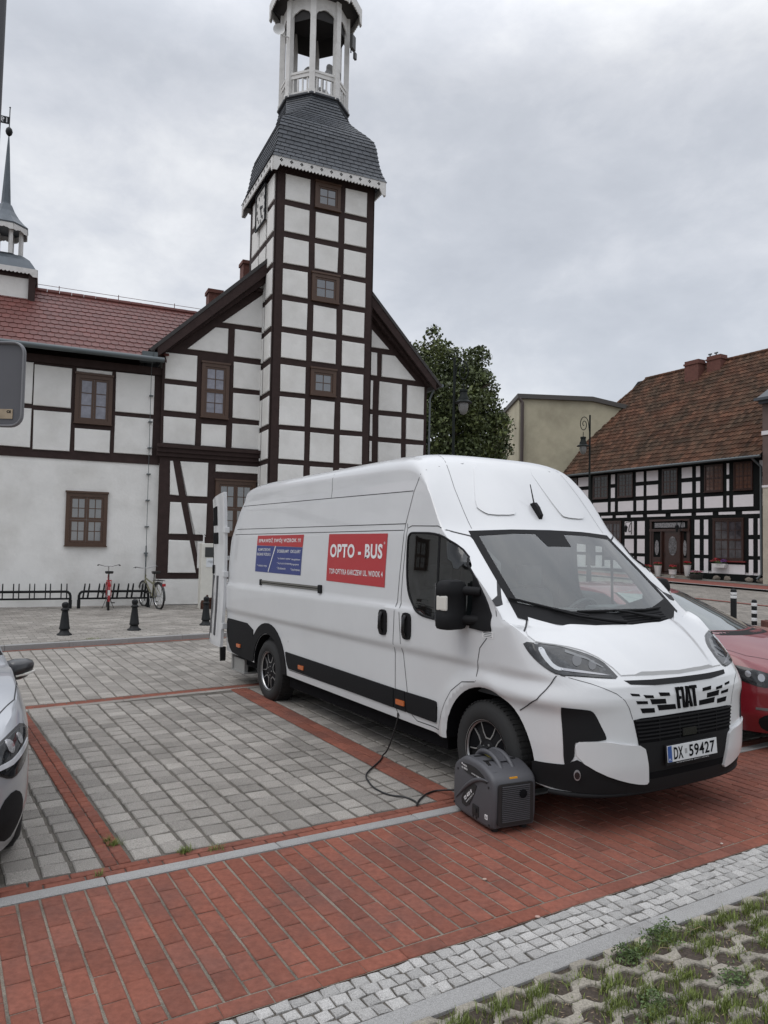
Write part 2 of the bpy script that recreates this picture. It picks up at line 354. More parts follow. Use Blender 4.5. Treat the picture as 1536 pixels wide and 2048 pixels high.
# rafters under the verge
for s in (0,1):
    x=lambda a:(a if s==0 else 7.27+(7.27-a)*.908)
    prism(bm,[(x(2.75),6.82),(x(2.75),7.12),(x(7.27),11.46),(x(7.27),11.05)],lambda a,b,d:hp(a,d,b),20.62,20.70)
    prism(bm,[(x(2.9),6.95),(x(3.1),7.3),(x(7.27),11.30),(x(7.27),10.75)],lambda a,b,d:hp(a,d,b),20.78,21.01)
    prism(bm,[(x(2.62),6.93),(x(2.62),7.03),(x(7.27),11.44),(x(7.27),11.34)],lambda a,b,d:hp(a,d,b),20.64,21.02)
box(bm,5.2,5.76,20.90,20.99,9.18,9.27,HM)
obj('timber_frame',bm,M_TB,hall)
# plaster panels
bm=B(); sbm=B()
def panel(pts,c,w=.035,t=None):
    pts=[(a+random.uniform(-.009,.009),b+random.uniform(-.009,.009)) for a,b in pts]
    prism(t or bm,pts,lambda a,b,d:hp(a,d,b),c-w,c+.02,inset=.012,dch=.014)
def rp(a0,a1,z0,z1,c): panel([(a0,z0),(a1,z0),(a1,z1),(a0,z1)],c)
trow=[(11.62,12.36),(10.70,11.45),(9.79,10.52),(8.88,9.62),(7.96,8.71),(7.07,7.79),(6.12,6.87),(5.17,5.97),(4.20,5.02),(3.25,4.05),(2.3,3.08),(1.35,2.13),(.5,1.2)]
for i,(z0,z1) in enumerate(trow):
    for j,(a0,a1) in enumerate(((6.02,6.76),(6.95,7.66),(7.86,8.56))):
        if j==1 and i in (0,3,6): continue
        j0=random.uniform(-.008,.008); rp(a0+j0,a1+j0,z0,z1,20.0)
G=21.0
panel([(9.2,8.03),(9.86,8.03),(9.2,8.62)],G)
rp(9.19,9.44,7.15,7.87,G); panel([(9.61,7.14),(10.80,7.14),(10.07,7.85),(9.61,7.85)],G)
for z0,z1 in ((6.07,6.97),(5.23,5.91),(4.43,5.07),(3.4,4.25),(2.3,3.2),(1.2,2.1)):
    rp(9.08,9.32,z0,z1,G); rp(9.53,10.33,z0,z1,G); rp(10.51,11.13,z0,z1,G)
panel([(4.57,8.13),(5.72,8.13),(5.72,9.13)],G); panel([(3.61,7.24),(4.74,7.24),(4.74,7.97),(4.37,7.95)],G); rp(4.92,5.72,7.2,7.98,G)
panel([(5.48,9.50),(5.62,9.28),(5.73,9.30),(5.73,9.72)],G)
for z0,z1 in ((6.33,7.06),(5.44,6.18),(4.54,5.28)): rp(3.02,3.885,z0,z1,G)
rp(4.06,4.755,4.53,5.16,G)
for z0,z1 in ((6.28,7.03),(5.40,6.13),(4.53,5.24)): rp(4.93,5.72,z0,z1,G)
panel([(3.26,3.11),(3.50,3.11),(3.30,4.05),(3.23,4.05)],G); panel([(3.72,3.1),(4.27,3.1),(4.27,4.06),(3.51,4.06)],G)
panel([(3.27,2.04),(3.76,2.04),(3.56,2.91),(3.27,2.91)],G); panel([(3.99,2.03),(4.27,2.03),(4.27,2.90),(3.77,2.90)],G)
panel([(3.27,.97),(4.02,.97),(3.83,1.86),(3.27,1.86)],G); panel([(4.05,1.84),(4.05,1.1),(4.2,1.1),(4.2,1.84)],G)
rp(4.50,5.72,3.83,4.04,G)
box(bm,2.97,5.76,20.97,21.04,.1,.79,HM)
C=21.13
for k in range(6):
    o=-3.03*k
    rp(-.24+o,.66+o,5.28,6.35,C); rp(-.22+o,.67+o,4.14,5.16,C)
    rp(.77+o,1.65+o,6.29,6.37,C); rp(.78+o,1.66+o,4.17,4.78,C)
    a1=2.76+o; rp(1.76+o,a1,5.31,6.39,C); rp(1.77+o,a1,4.18,5.19,C)
    if k: pass
rp(-.13-.20,-.34,4.14,5.14,C) if 0 else None
# tower side panels (left and right faces)
def side(c0,c1,z0,z1,a,s): prism(bm,[(c0,z0),(c1,z0),(c1,z1),(c0,z1)],lambda p,q,d:hp(a+s*d,p,q),.035,-.02,inset=.012,dch=-.014)
for i,(z0,z1) in enumerate(trow[:12]):
    for c0,c1 in ((20.10,20.72),(20.86,21.52),(21.64,22.42)):
        side(c0,c1,z0,z1,5.75,-1); side(c0,c1,z0,z1,8.81,1)
obj('plaster_panel',bm,M_PL,hall,smooth=25)
# plinth line
bm=B(); box(bm,-16,2.97,21.12,21.18,.0,.32,HM); box(bm,-16,2.97,21.125,21.17,.32,3.94,HM); obj('lower_wall',bm,M_PL,hall)

def window(parent,mp_,a0,a1,z0,z1,c,cols=2,rows=2,sash=(2,1),fw=.10,mw=M_WB,gm=M_GLASS,hood=True,proud=.05,bar=.022,split=None,inner=.0):
    """frame + glass; sash=(nx,ny) casements, cols/rows panes in each"""
    bm=B(); X=lambda a0,a1,z0,z1,d0,d1:box(bm,a0,a1,c+d0,c+d1,z0,z1,mp_)
    X(a0,a0+fw,z0,z1,-proud,.03); X(a1-fw,a1,z0,z1,-proud,.03); X(a0+fw,a1-fw,z1-fw,z1,-proud,.03); X(a0+fw,a1-fw,z0,z0+fw*.8,-proud,.03)
    if hood: X(a0-.02,a1+.02,z1,z1+.05,-proud-.03,.03)
    X(a0-.015,a1+.015,z0-.03,z0,-proud-.04,.03)
    ia0,ia1,iz0,iz1=a0+fw,a1-fw,z0+fw*.8,z1-fw
    nx,ny=sash; sw=(ia1-ia0)/nx; sh=(iz1-iz0)/ny; sf=min(.055,fw*.55)
    for i in range(nx):
        for j in range(ny):
            x0,x1,y0,y1=ia0+i*sw+.003,ia0+(i+1)*sw-.003,iz0+j*sh+.003,iz0+(j+1)*sh-.003
            X(x0,x0+sf,y0,y1,-proud*.6,.02); X(x1-sf,x1,y0,y1,-proud*.6,.02); X(x0+sf,x1-sf,y1-sf,y1,-proud*.6,.02); X(x0+sf,x1-sf,y0,y0+sf,-proud*.6,.02)
            for k in range(1,cols):
                q=x0+sf+(x1-x0-2*sf)*k/cols; X(q-bar/2,q+bar/2,y0+sf,y1-sf,-proud*.45,-.002)
            for k in range(1,rows):
                q=y0+sf+(y1-y0-2*sf)*k/rows; X(x0+sf,x1-sf,q-bar/2,q+bar/2,-proud*.42,-.002)
    w=obj('window',bm,mw,parent)
    bm=B(); box(bm,ia0+.01,ia1-.01,c-proud*.25,c+.012,iz0+.01,iz1-.01,mp_); obj('glass',bm,gm,w)
    return w
window(hall,HM,6.91,7.70,11.60,12.34,20.0,sash=(1,1)); window(hall,HM,6.88,7.72,8.86,9.65,20.0,sash=(1,1)); window(hall,HM,6.91,7.69,6.12,6.87,20.0,sash=(1,1))
window(hall,HM,4.02,4.80,5.36,6.90,21.0,sash=(1,2),gm=M_SKYCURT)
window(hall,HM,4.50,5.66,2.03,3.58,21.0,sash=(2,2),gm=M_GLASS)
for k in range(5):
    window(hall,HM,.75-3.03*k,1.68-3.03*k,4.93,6.22,21.13,cols=1,rows=3,sash=(2,1),gm=M_SKYCURT)
    window(hall,HM,.63-3.03*k,1.66-3.03*k,1.67,3.06,21.125,cols=2,rows=2,sash=(2,2),gm=M_GLASS)
# ---- roofs
def tile_roof(parent,name,a0,a1,c0,z0,c1,z1,M,tw=.2,rh=.335,m=M_TILE,lip=.022,depth=.05,skip=None):
    bm=B(); Ls=math.hypot(c1-c0,z1-z0); dc,dz=(c1-c0)/Ls,(z1-z0)/Ls; nc,nz=-dz,dc
    nr=int(Ls/rh)+1; nt_=int((a1-a0)/tw)
    def P(a,s,h): return M@V3(a,c0+dc*s+nc*h,z0+dz*s+nz*h)
    for r in range(nr):
        s0=r*rh; s1=min(s0+rh,Ls); off=(r%2)*tw/2
        for i in range(-1,nt_+1):
            x0=max(a0,a0+i*tw+off); x1=min(a1,a0+(i+1)*tw+off)
            if x1-x0<.02: continue
            if skip and skip((x0+x1)/2,(s0+s1)/2): continue
            n=5; lo=[]; lo2=[]
            for k in range(n+1):
                t=k/n; x=x0+.004+(x1-x0-.008)*t; d=-depth*(1-(2*t-1)**2)
                lo.append(bm.verts.new(P(x,s0+d,lip))); lo2.append(bm.verts.new(P(x,s0+d,-.005)))
            up=[bm.verts.new(P(x0+.004+(x1-x0-.008)*k/n,s1,.002)) for k in range(n+1)]
            for k in range(n):
                bm.faces.new((lo[k],lo[k+1],up[k+1],up[k])); bm.faces.new((lo2[k],lo2[k+1],lo[k+1],lo[k]))
    return obj(name,bm,m,parent,norm=False)
def slab(bm,a0,a1,c0,z0,c1,z1,t,M):
    prism(bm,[(c0,z0),(c1,z1),(c1,z1-t),(c0,z0-t)],lambda p,q,d:M@V3(d,p,q),a0,a1)
bm=B(); slab(bm,-16,3.0,20.62,6.745,24.2,9.20,.06,HM); slab(bm,-16,3.0,27.8,6.745,24.2,9.20,.06,HM); slab(bm,3,5,21.3,7.21,24.2,9.2,.06,HM); wr=obj('roof',bm,M_TB,hall)
tile_roof(wr,'roof_tiles',-16,5.2,20.60,6.76,24.2,9.23,HM,skip=lambda a,s:a>2.6+max(0,s*1.05))
bm=B(); 
for i in range(64): tube(bm,[hp(-16+i*.34,24.2,9.24),hp(-16+i*.34+.33,24.2,9.23)],[.085,.10],8)
tube(bm,[hp(-16,24.2,9.46),hp(5.0,24.2,9.42)],.008,5)
for i in range(12): tube(bm,[hp(-15+i*1.7,24.2,9.25),hp(-15+i*1.7,24.2,9.47)],.012,5)
obj('ridge_tiles',bm,M_TILE,wr)
bm=B(); tube(bm,[hp(-16,20.52,6.66),hp(2.92,20.52,6.72)],.075,10); obj('gutter',bm,M_GUT,wr,smooth=60)
# gable roof
bm=B()
for s in (0,1):
    x=lambda a:(a if s==0 else 7.27+(7.27-a)*.908)
    prism(bm,[(x(2.52),7.0),(x(7.27),11.56),(x(7.27),11.44),(x(2.60),6.95)],lambda a,b,d:hp(a,d,b),20.60,30.2)
gr=obj('gable_roof',bm,mat('dark roof edge',(.03,.027,.026),.6,noise_amt=.3),hall)
bm=B(); box(bm,2.35,2.75,20.55,21.1,6.72,6.92,HM); obj('gutter_end',bm,M_GUT,gr)
bm=B(); tube(bm,[hp(11.60,20.62,7.0),hp(11.60,30,7.0)],.055,8); obj('gutter',bm,M_GUT,gr)
bm=B(); tube(bm,[hp(11.44,20.8,6.95),hp(11.38,20.93,6.75),hp(11.33,20.95,6.6),hp(11.30,20.95,.1)],.035,8); obj('downpipe',bm,M_GUT,hall,smooth=60)
# corner brickwork chimneys behind the gable roof
for (a,c,z) in ((6.30,25,11.62),(5.15,25,10.42)):
    bm=B(); box(bm,a-.2,a+.25,c,c+.5,z-1.8,z-.12,HM); box(bm,a-.24,a+.29,c-.04,c+.54,z-.12,z,HM); obj('chimney',bm,M_BRK,hall)
# lightning conductor
bm=B(); pts=[hp(2.64,20.45,6.95),hp(2.62,20.7,6.5),hp(2.66,21.02,6.2),hp(2.68,21.02,1.5)]; tube(bm,pts,.008,5); tube(bm,[hp(2.68,21.04,1.7),hp(2.69,21.04,.2)],.018,6)
for k in range(7): box(bm,2.63,2.73,20.99,21.12,5.8-k*.72,5.83-k*.72,HM)
box(bm,2.655,2.71,20.98,21.08,1.40,1.50,HM); obj('lightning_conductor',bm,M_GUT,hall)
# ---- tower roof (bell shaped, slate)
CA,CC=7.28,21.40
prof=[(1.74,12.66),(1.64,12.92),(1.575,13.18),(1.535,13.45),(1.50,13.72),(1.44,13.95),(1.34,14.16),(1.22,14.33),(1.12,14.50),(1.06,14.68),(1.02,14.88),(.99,15.08),(.97,15.22)]
def pr_at(s):
    n=len(prof)-1; f=min(s*n,n-1e-6); i=int(f); t=f-i; return (prof[i][0]*(1-t)+prof[i+1][0]*t, prof[i][1]*(1-t)+prof[i+1][1]*t)
bm=B(); NR=24
def ringpt(side,t,h,z,oct_):
    # square ring with corners cut; side 0..3, t in [-1,1]
    lim=1-oct_*.586
    ang=side*PI/2; x=t*h*lim; y=-h
    ca,sa=math.cos(ang),math.sin(ang); return hp(CA+x*ca-y*sa,CC+x*sa+y*ca,z)
for r in range(NR):
    h0,z0=pr_at(r/NR); h1,z1=pr_at((r+1)/NR)
    o0=max(0,min(1,(z0-13.95)/1.1)); o1=max(0,min(1,(z1-13.95)/1.1))
    e=.026
    for sd_ in range(4):
        n=max(5,int(2*h0/.24)); off=(r%2)*.5
        tt=[-1]+[-1+2*(i+off)/n for i in range(0 if off else 1,n)]+[1]; tt=sorted(set(tt))
        for i in range(len(tt)-1):
            a,b=tt[i]+.004,tt[i+1]-.004
            q=[ringpt(sd_,a,h0+e,z0-.012,o0),ringpt(sd_,b,h0+e,z0-.012,o0),ringpt(sd_,b,h1+.002,z1,o1),ringpt(sd_,a,h1+.002,z1,o1)]
            vs=[bm.verts.new(p) for p in q]; bm.faces.new(vs)
            w=[bm.verts.new(p) for p in (ringpt(sd_,a,h0-.01,z0-.012,o0),ringpt(sd_,b,h0-.01,z0-.012,o0))]; bm.faces.new((w[0],w[1],vs[1],vs[0]))
        if o1>0:
            q=[ringpt(sd_,1,h0+e,z0-.012,o0),ringpt((sd_+1)%4,-1,h0+e,z0-.012,o0),ringpt((sd_+1)%4,-1,h1+.002,z1,o1),ringpt(sd_,1,h1+.002,z1,o1)]
            if o0<=0: q=[q[0],q[2],q[3]]
            bm.faces.new([bm.verts.new(p) for p in q])
# core under slates
for r in range(12):
    h0,z0=prof[r]; h1,z1=prof[r+1]; o0=max(0,min(1,(z0-13.95)/1.1)); o1=max(0,min(1,(z1-13.95)/1.1))
    for sd_ in range(4):
        q=[ringpt(sd_,-1,h0-.02,z0,o0),ringpt(sd_,1,h0-.02,z0,o0),ringpt(sd_,1,h1-.02,z1,o1),ringpt(sd_,-1,h1-.02,z1,o1)]; bm.faces.new([bm.verts.new(p) for p in q])
box(bm,CA-1.7,CA+1.7,CC-1.7,CC+1.7,12.60,12.64,HM)
lathe(bm,[(1.10,15.18),(1.13,15.20),(1.13,15.25),(1.02,15.28)],HM@Matrix.Translation((CA,CC,0)),8,a0=PI/8)
troof=obj('tower_roof',bm,M_SLATE,hall,norm=False)
# fascia with scallops
def fascia(bm,p0,p1,z1,z0,drop,n,t=.03,tip=0):
    p0,p1=Vector(p0),Vector(p1); d=(p1-p0); L_=d.length; d.normalize(); nrm=V3(d.y,-d.x,0)
    bot=[]
    for i in range(n):
        for k in range(4):
            s=(i+k/4)/n; bot.append((s*L_,z0-drop*math.sin(PI*k/4)))
    bot.append((L_,z0))
    if tip: bot=[(0,z0-tip),(.10,z0-tip),(.16,z0-tip*.4)]+[b for b in bot if .16<b[0]<L_-.16]+[(L_-.16,z0-tip*.4),(L_-.10,z0-tip),(L_,z0-tip)]
    for i in range(len(bot)-1):
        (s0,b0),(s1,b1)=bot[i],bot[i+1]
        if s1-s0<1e-5: continue
        q=[(s0,b0),(s1,b1),(s1,z1),(s0,z1)]
        prism(bm,q,lambda a,b,dd:Vector((p0.x+d.x*a+nrm.x*dd,p0.y+d.y*a+nrm.y*dd,b)),0,t)
bm=B(); h=1.72; cs=[(-h,-h),(h,-h),(h,h),(-h,h)]
for i in range(4):
    a=cs[i]; b=cs[(i+1)%4]; fascia(bm,hp(CA+a[0],CC+a[1],0),hp(CA+b[0],CC+b[1],0),12.66-.1,12.45-.1,.05,34,tip=.2)
for i in range(2):
    for k in range(11):
        s=-1.5+k*.3; z=12.56-.1
        for dx,dz in ((.028,0),(-.028,0),(0,.028),(0,-.028)):
            if i==0: box(bm,s+dx-.016,s+dx+.016,-h-.036,-h-.028,z+dz-.016,z+dz+.016,Matrix.Translation(hp(CA,CC,.1)),mi=1)
            else: box(bm,-h-.036,-h-.028,s+dx-.016,s+dx+.016,z+dz-.016,z+dz+.016,Matrix.Translation(hp(CA,CC,.1)),mi=1)
obj('fascia_board',bm,[M_WW,M_DK],troof)
# ---- lantern
TM=HM@Matrix.Translation((CA,CC,0)); bm=B(); RL=1.0
oc=[(RL*math.cos(PI/8+k*PI/4),RL*math.sin(PI/8+k*PI/4)) for k in range(8)]
for k,(x,y) in enumerate(oc):
    Mk=TM@Matrix.Translation((x,y,0))@Matrix.Rotation(PI/8+k*PI/4,4,'Z'); box(bm,-.08,.08,-.085,.085,15.2,18.25,Mk); box(bm,-.10,.10,-.11,.11,15.2,15.34,Mk)
obj('lantern_post',bm,M_WW,hall)
bm=B(); bm2=B(); bm3=B()
for k in range(8):
    bm=B(); p=Vector(oc[k]).to_3d(); q=Vector(oc[(k+1)%8]).to_3d(); mdl=(p+q)/2; ang=math.atan2((q-p).y,(q-p).x); Mk=TM@Matrix.Translation((mdl.x,mdl.y,0))@Matrix.Rotation(ang,4,'Z'); hl=(q-p).length/2-.07
    box(bm,-hl,hl,-.05,.05,15.90,15.97,Mk); box(bm,-hl,hl,-.03,.03,15.78,15.90,Mk); box(bm,-hl,hl,-.03,.03,15.30,15.36,Mk)
    for j in range(4): 
        x=-hl+.08+j*(2*hl-.16)/3; prism(bm,[(x-.022,15.3),(x+.022,15.3),(x+.022,15.72),(x,15.80),(x-.022,15.72)],lambda a,b,d:Mk@V3(a,d,b),-.018,.018)
    obj('lantern_railing',bm,M_WW,hall); bm=B()
    # arched boards
    n=12; pts=[(-hl,18.25),(-hl,17.45)]
    for j in range(n+1):
        t=j/n*PI; pts.append((-hl*math.cos(t)*.98,17.5+.38*math.sin(t)**.7+.03*abs(math.sin(3*t))))
    pts+= [(hl,17.45),(hl,18.25)]
    for j in range(1,len(pts)-2):
        a,b=pts[j],pts[j+1]
        if b[0]-a[0]<1e-4: continue
        prism(bm,[(a[0],a[1]),(b[0],b[1]),(b[0],18.25),(a[0],18.25)],lambda a,b,d:Mk@V3(a,d,b),-.02,.02)
    obj('lantern_arch',bm,M_WW,hall)
# lantern roof
RE=1.42
lr=obj('x',B(),M_SLATE) if 0 else None
bm2=B(); lathe(bm2,[(1.40,18.52),(1.42,18.56),(1.25,18.75),(1.12,19.05),(.98,19.4),(.72,19.75),(.4,20.05),(.22,20.5),(.1,21.3),(.03,22.2)],TM,8,a0=PI/8); 
lroof=obj('lantern_roof',bm2,M_SLATE,hall)
bm=B(); eo=[(RE*math.cos(PI/8+k*PI/4),RE*math.sin(PI/8+k*PI/4)) for k in range(8)]
for k in range(8):
    a=eo[(k)%8]; b=eo[(k+1)%8]; fascia(bm,TM@V3(*a,0),TM@V3(*b,0),18.62-.1+.1*0,18.34-.1,.05,10,tip=.22)
obj('fascia_board',bm,M_WW,lroof)
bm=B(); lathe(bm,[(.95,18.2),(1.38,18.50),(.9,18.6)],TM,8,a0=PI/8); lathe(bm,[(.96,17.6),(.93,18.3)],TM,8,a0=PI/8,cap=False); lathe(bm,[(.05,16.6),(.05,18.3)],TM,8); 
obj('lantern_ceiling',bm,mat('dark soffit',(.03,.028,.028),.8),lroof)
bm=B()
for (x,y,z,an) in ((.25,-.35,16.35,-1.2),(.55,-.1,16.45,-.2),(-.1,-.1,16.3,-2.6),(.3,.2,16.15,1.0)):
    Mk=TM@Matrix.Translation((x,y,z))@Matrix.Rotation(an,4,'Z')@Matrix.Rotation(PI/2,4,'Y'); lathe(bm,[(.05,-.12),(.06,0),(.11,.15),(.2,.24),(.19,.25),(.09,.15)],Mk,14)
tube(bm,[TM@V3(.25,-.1,15.2),TM@V3(.25,-.1,16.5)],.03,6); obj('loudspeaker',bm,mat('grey horn',(.30,.30,.30),.5),hall,smooth=40)
# dish and radio box on the lantern
Mk=Matrix.Translation(FP(CA-1.32,CC-.55,17.10))@Matrix.Rotation(FA-PI*.62,4,'Z')@Matrix.Rotation(PI/2,4,'Y')
bm=B(); lathe(bm,[(.01,.0),(.10,.02),(.17,.08),(.175,.085),(.10,.03),(.01,.01)],I4,20); tube(bm,[(0,0,.0),(0,0,-.08)],.05,10)
tube(bm,[(0,0,-.05),(.02,.1,-.18),(.02,.26,-.22)],.018,6)
dish=obj('dish_antenna',bm,mat('white dish',(.55,.55,.54),.4),smooth=40,label='small round dish antenna on the left side of the belfry',cat='antenna'); dish.matrix_world=Mk
bm=B(); box(bm,-.11,.11,-.05,.05,-.22,.22,bev=.01); tube(bm,[(0,.06,-.3),(0,.06,.3)],.02,6); box(bm,-.06,.06,-.12,-.05,-.55,-.35)
ra=obj('radio_antenna',bm,mat('dark radio box',(.05,.05,.05),.5),label='dark radio antenna box on the right side of the belfry',cat='antenna'); ra.matrix_world=Matrix.Translation(FP(CA+.98,CC-.72,17.35))@Matrix.Rotation(FA+.7,4,'Z')
# clock on the left tower face
bm=B(); box(bm,5.66,5.735,20.75,21.75,11.28,12.34,HM); clk=obj('clock_face',bm,mat('clock board white',(.62,.61,.58),.6),hall)
bm=B(); cM=hp(5.655,21.25,11.81)
for k in range(12):
    t=k*PI/6; p=cM+V3(0,-math.sin(t)*.40,math.cos(t)*.40); box(bm,-.004,.002,-.028,.028,-.05,.05,Matrix.Translation(p))
for t,l,w in ((R_(100),.22,.03),(R_(160),.36,.02)): 
    Mk=Matrix.Translation(cM)@Matrix.Rotation(t,4,'X'); box(bm,-.02,-.008,-w,w,-.06,l,Mk)
for y0,y1,z0,z1 in ((20.72,20.76,11.25,12.36),(21.74,21.78,11.25,12.36),(20.72,21.78,11.25,11.29),(20.72,21.78,12.32,12.36)): box(bm,-.03,.02,y0-21.25,y1-21.25,z0-11.81,z1-11.81,Matrix.Translation(cM))
obj('clock_hands',bm,M_IRON,clk)
# ---- small ridge turret on the wing
TA,TC=-1.22,24.2; UM=HM@Matrix.Translation((TA,TC,0))
bm=B(); box(bm,-.77,.77,-.77,.77,8.4,9.5,UM); tw_=obj('turret_wall',bm,M_PL,hall)
bm=B()
for sx in (-1,1):
    for sy in (-1,1): box(bm,sx*.79-.09,sx*.79+.09-.0,sy*.79-.09,sy*.79+.09,8.5,9.45,UM)
box(bm,-.8,.8,-.8,.8,9.3,9.5,UM); box(bm,-.82,.82,-.82,.82,8.55,8.68,UM); obj('turret_frame',bm,M_TB,tw_)
def sqring(h,z): return [UM@V3(x*h,y*h,z) for x,y in ((-1,-1),(1,-1),(1,1),(-1,1))]
bm=B(); pf=[(.93,9.53),(.88,9.56),(.80,9.70),(.70,9.86),(.56,9.98),(.48,10.04)]
rr=[[bm.verts.new(p) for p in sqring(*q)] for q in pf]
for i in range(len(rr)-1):
    for k in range(4): bm.faces.new((rr[i][k],rr[i][(k+1)%4],rr[i+1][(k+1)%4],rr[i+1][k]))
bm.faces.new(rr[-1]); bm.faces.new(rr[0][::-1])
lathe(bm,[(.55,10.02),(.57,10.06),(.4,10.08)],UM,8,a0=PI/8)
lathe(bm,[(.66,10.92),(.67,10.96),(.55,11.06),(.40,11.22),(.27,11.42),(.18,11.62),(.14,11.66)],UM,8,a0=PI/8)
lathe(bm,[(.15,11.6),(.135,11.7),(.09,12.5),(.04,13.4),(.015,13.75)],UM,8,a0=PI/8); obj('turret_roof',bm,M_LEAD,tw_)
bm=B()
for i in range(4):
    a=[(-1,-1),(1,-1),(1,1),(-1,1)][i]; b=[(-1,-1),(1,-1),(1,1),(-1,1)][(i+1)%4]; h=.91
    fascia(bm,UM@V3(a[0]*h,a[1]*h,0),UM@V3(b[0]*h,b[1]*h,0),9.55-.1,9.42-.1,.035,18,.025,.1)
obj('turret_fascia',bm,M_WW,tw_); bm=B()
for k in range(8):
    x,y=.48*math.cos(PI/8+k*PI/4),.48*math.sin(PI/8+k*PI/4); box(bm,-.045,.045,-.045,.045,10.05,10.95,UM@Matrix.Translation((x,y,0))@Matrix.Rotation(PI/8+k*PI/4,4,'Z'))
    x1,y1=.63*math.cos(PI/8+(k+1)*PI/4),.63*math.sin(PI/8+(k+1)*PI/4); x,y=.63*math.cos(PI/8+k*PI/4),.63*math.sin(PI/8+k*PI/4)
    fascia(bm,UM@V3(x,y,0),UM@V3(x1,y1,0),10.94-.1,10.80-.1,.03,4,.02,.06)
obj('turret_lantern',bm,M_WW,tw_)
bm=B(); lathe(bm,[(.02,13.72),(.08,13.78),(.1,13.86),(.08,13.94),(.02,14.0)],UM,12); tube(bm,[UM@V3(0,0,13.6),UM@V3(0,0,14.58)],.014,6); lathe(bm,[(.005,14.56),(.03,14.59),(.005,14.62)],UM,8)
vane=obj('weather_vane',bm,M_IRON,tw_,smooth=50)
bm=B(); box(bm,-.52,-.01,-.008,.008,14.08,14.30,UM); obj('vane_flag',bm,M_IRON,vane)
bm=fit_text(text_bm('1928',.2,.003),.42,.15)
bmesh.ops.transform(bm,matrix=UM@Matrix.Translation((-.27,-.012,14.19))@Matrix.Scale(-1,4,(1,0,0))@Matrix.Rotation(PI/2,4,'X'),verts=bm.verts[:]); obj('vane_numerals',bm,mat('sky coloured cut-out',(.6,.6,.62),.6),vane)

#__PART2__
# ------------------------------------------------------------------ black and white house on the right
HA=R_(119); HE=V3(math.cos(HA),math.sin(HA),0); HN=V3(math.sin(HA),-math.cos(HA),0)
M_BT=mat('black tarred timber',(.008,.009,.009),.85,spec=.12,noise_amt=.3,nscale=5)
M_PW=mat('white house plaster',(.66,.63,.64),.85,noise_amt=.06,nscale=3)
M_MAH=mat('dark mahogany wood',(.035,.014,.010),.35,noise_amt=.25,nscale=9)
RH=Matrix.Translation(V3(17.4,34,0))@Matrix.Rotation(HA,4,'Z')@Matrix.Scale(-1,4,(0,1,0))   # (b, depth behind facade, z)
HB=(6.0,.42)
rhouse=empty('half_timbered_house',RH@V3(HB[0],0,HB[1]),(0,0,HA),label='black and white half-timbered house with mossy brown tiled roof',cat='house')
RM=Matrix.Scale(-1,4,(0,1,0))@Matrix.Translation(V3(-HB[0],0,-HB[1]))
bm=B(); box(bm,-.22,12.75,.04,11,.3,6.5,RM); prism(bm,[(0.0,6.4),(11,6.4),(5.5,12.3)],lambda p,q,d:RM@V3(d,p,q),0,12.6); obj('wall',bm,M_PW,rhouse)
bm=B(); box(bm,-.22,12.75,0,.04,.9,6.5,RM); box(bm,-.24,12.77,-.03,.04,.3,.78,RM); box(bm,-.22,12.75,-.04,0,3.82,3.92,RM); box(bm,-.22,12.75,-.02,0,6.2,6.45,RM); box(bm,12.7,12.76,0,11,.9,6.5,RM)
obj('timber_frame',bm,M_BT,rhouse)
bm=B()
def rpan(b0,b1,z0,z1): prism(bm,[(b0,z0),(b1,z0),(b1,z1),(b0,z1)],lambda p,q,d:RM@V3(p,d,q),-.012,.01)
for b0,b1 in ((11.03,11.86),(8.95,9.24),(6.90,7.42),(5.93,6.69),(3.80,4.42),(3.33,3.56),(1.70,1.83),(-.05,.12)):
    rpan(b0,b1,5.57,6.11); rpan(b0,b1,4.78,5.35)
for b0,b1 in ((9.48,10.63),(8.95,9.24),(7.62,8.70),(6.90,7.38),(5.92,6.66),(4.62,5.66),(3.79,4.38),(3.32,3.53),(2.04,3.08),(1.70,1.83),(.44,1.48),(-.08,.1),(11,12.2)): rpan(b0,b1,3.99,4.55)
for b0,b1 in ((9.13,9.97),(8.06,8.85),(6.94,7.77),(5.44,6.64),(3.84,5.10),(2.61,3.55),(1.37,2.27),(.1,1.0)): rpan(b0,b1,3.64,3.77)
for b0,b1 in ((7.56,8.2),(6.81,7.32),(3.35,3.64),(2.86,3.10),(.45,.67),(.04,.21),(9.9,10.4),(11.2,12)):
    for z0,z1 in ((2.66,3.42),(1.68,2.45),(.79,1.5)): rpan(b0,b1,z0,z1)
rpan(.87,2.66,.80,1.25); rpan(8.4,9.7,.80,1.25)
obj('plaster_panel',bm,M_PW,rhouse)
M_CU2=mat('brown drawn curtain',(.085,.040,.028),.25,coat=.5,noise_amt=.4,nscale=6)
for b0,b1,g_ in ((.46,1.44,M_CU2),(2.02,3.06,M_CU2),(4.68,5.64,M_GLASSD),(7.64,8.72,M_GLASSD),(9.46,10.62,M_GLASSD),(11.9,12.6,M_GLASSD)):
    window(rhouse,RM,b0,b1,4.78,6.12,0,cols=2,rows=3,sash=(2,2),fw=.06,mw=M_MAH,gm=g_,hood=False,bar=.03)
for b0,b1 in ((.92,2.58),(8.45,9.72)): window(rhouse,RM,b0,b1,1.45,3.42,0,cols=2,rows=2,sash=(2,2),fw=.08,mw=M_MAH,gm=mat('lace curtain behind glass',(.045,.04,.045),.1,noise_amt=.9,nscale=3),bar=.03)
bm=B(); box(bm,.8,2.7,-.10,0,1.36,1.42,RM); obj('window_sill',bm,mat('red painted sill',(.16,.02,.02),.5),rhouse)
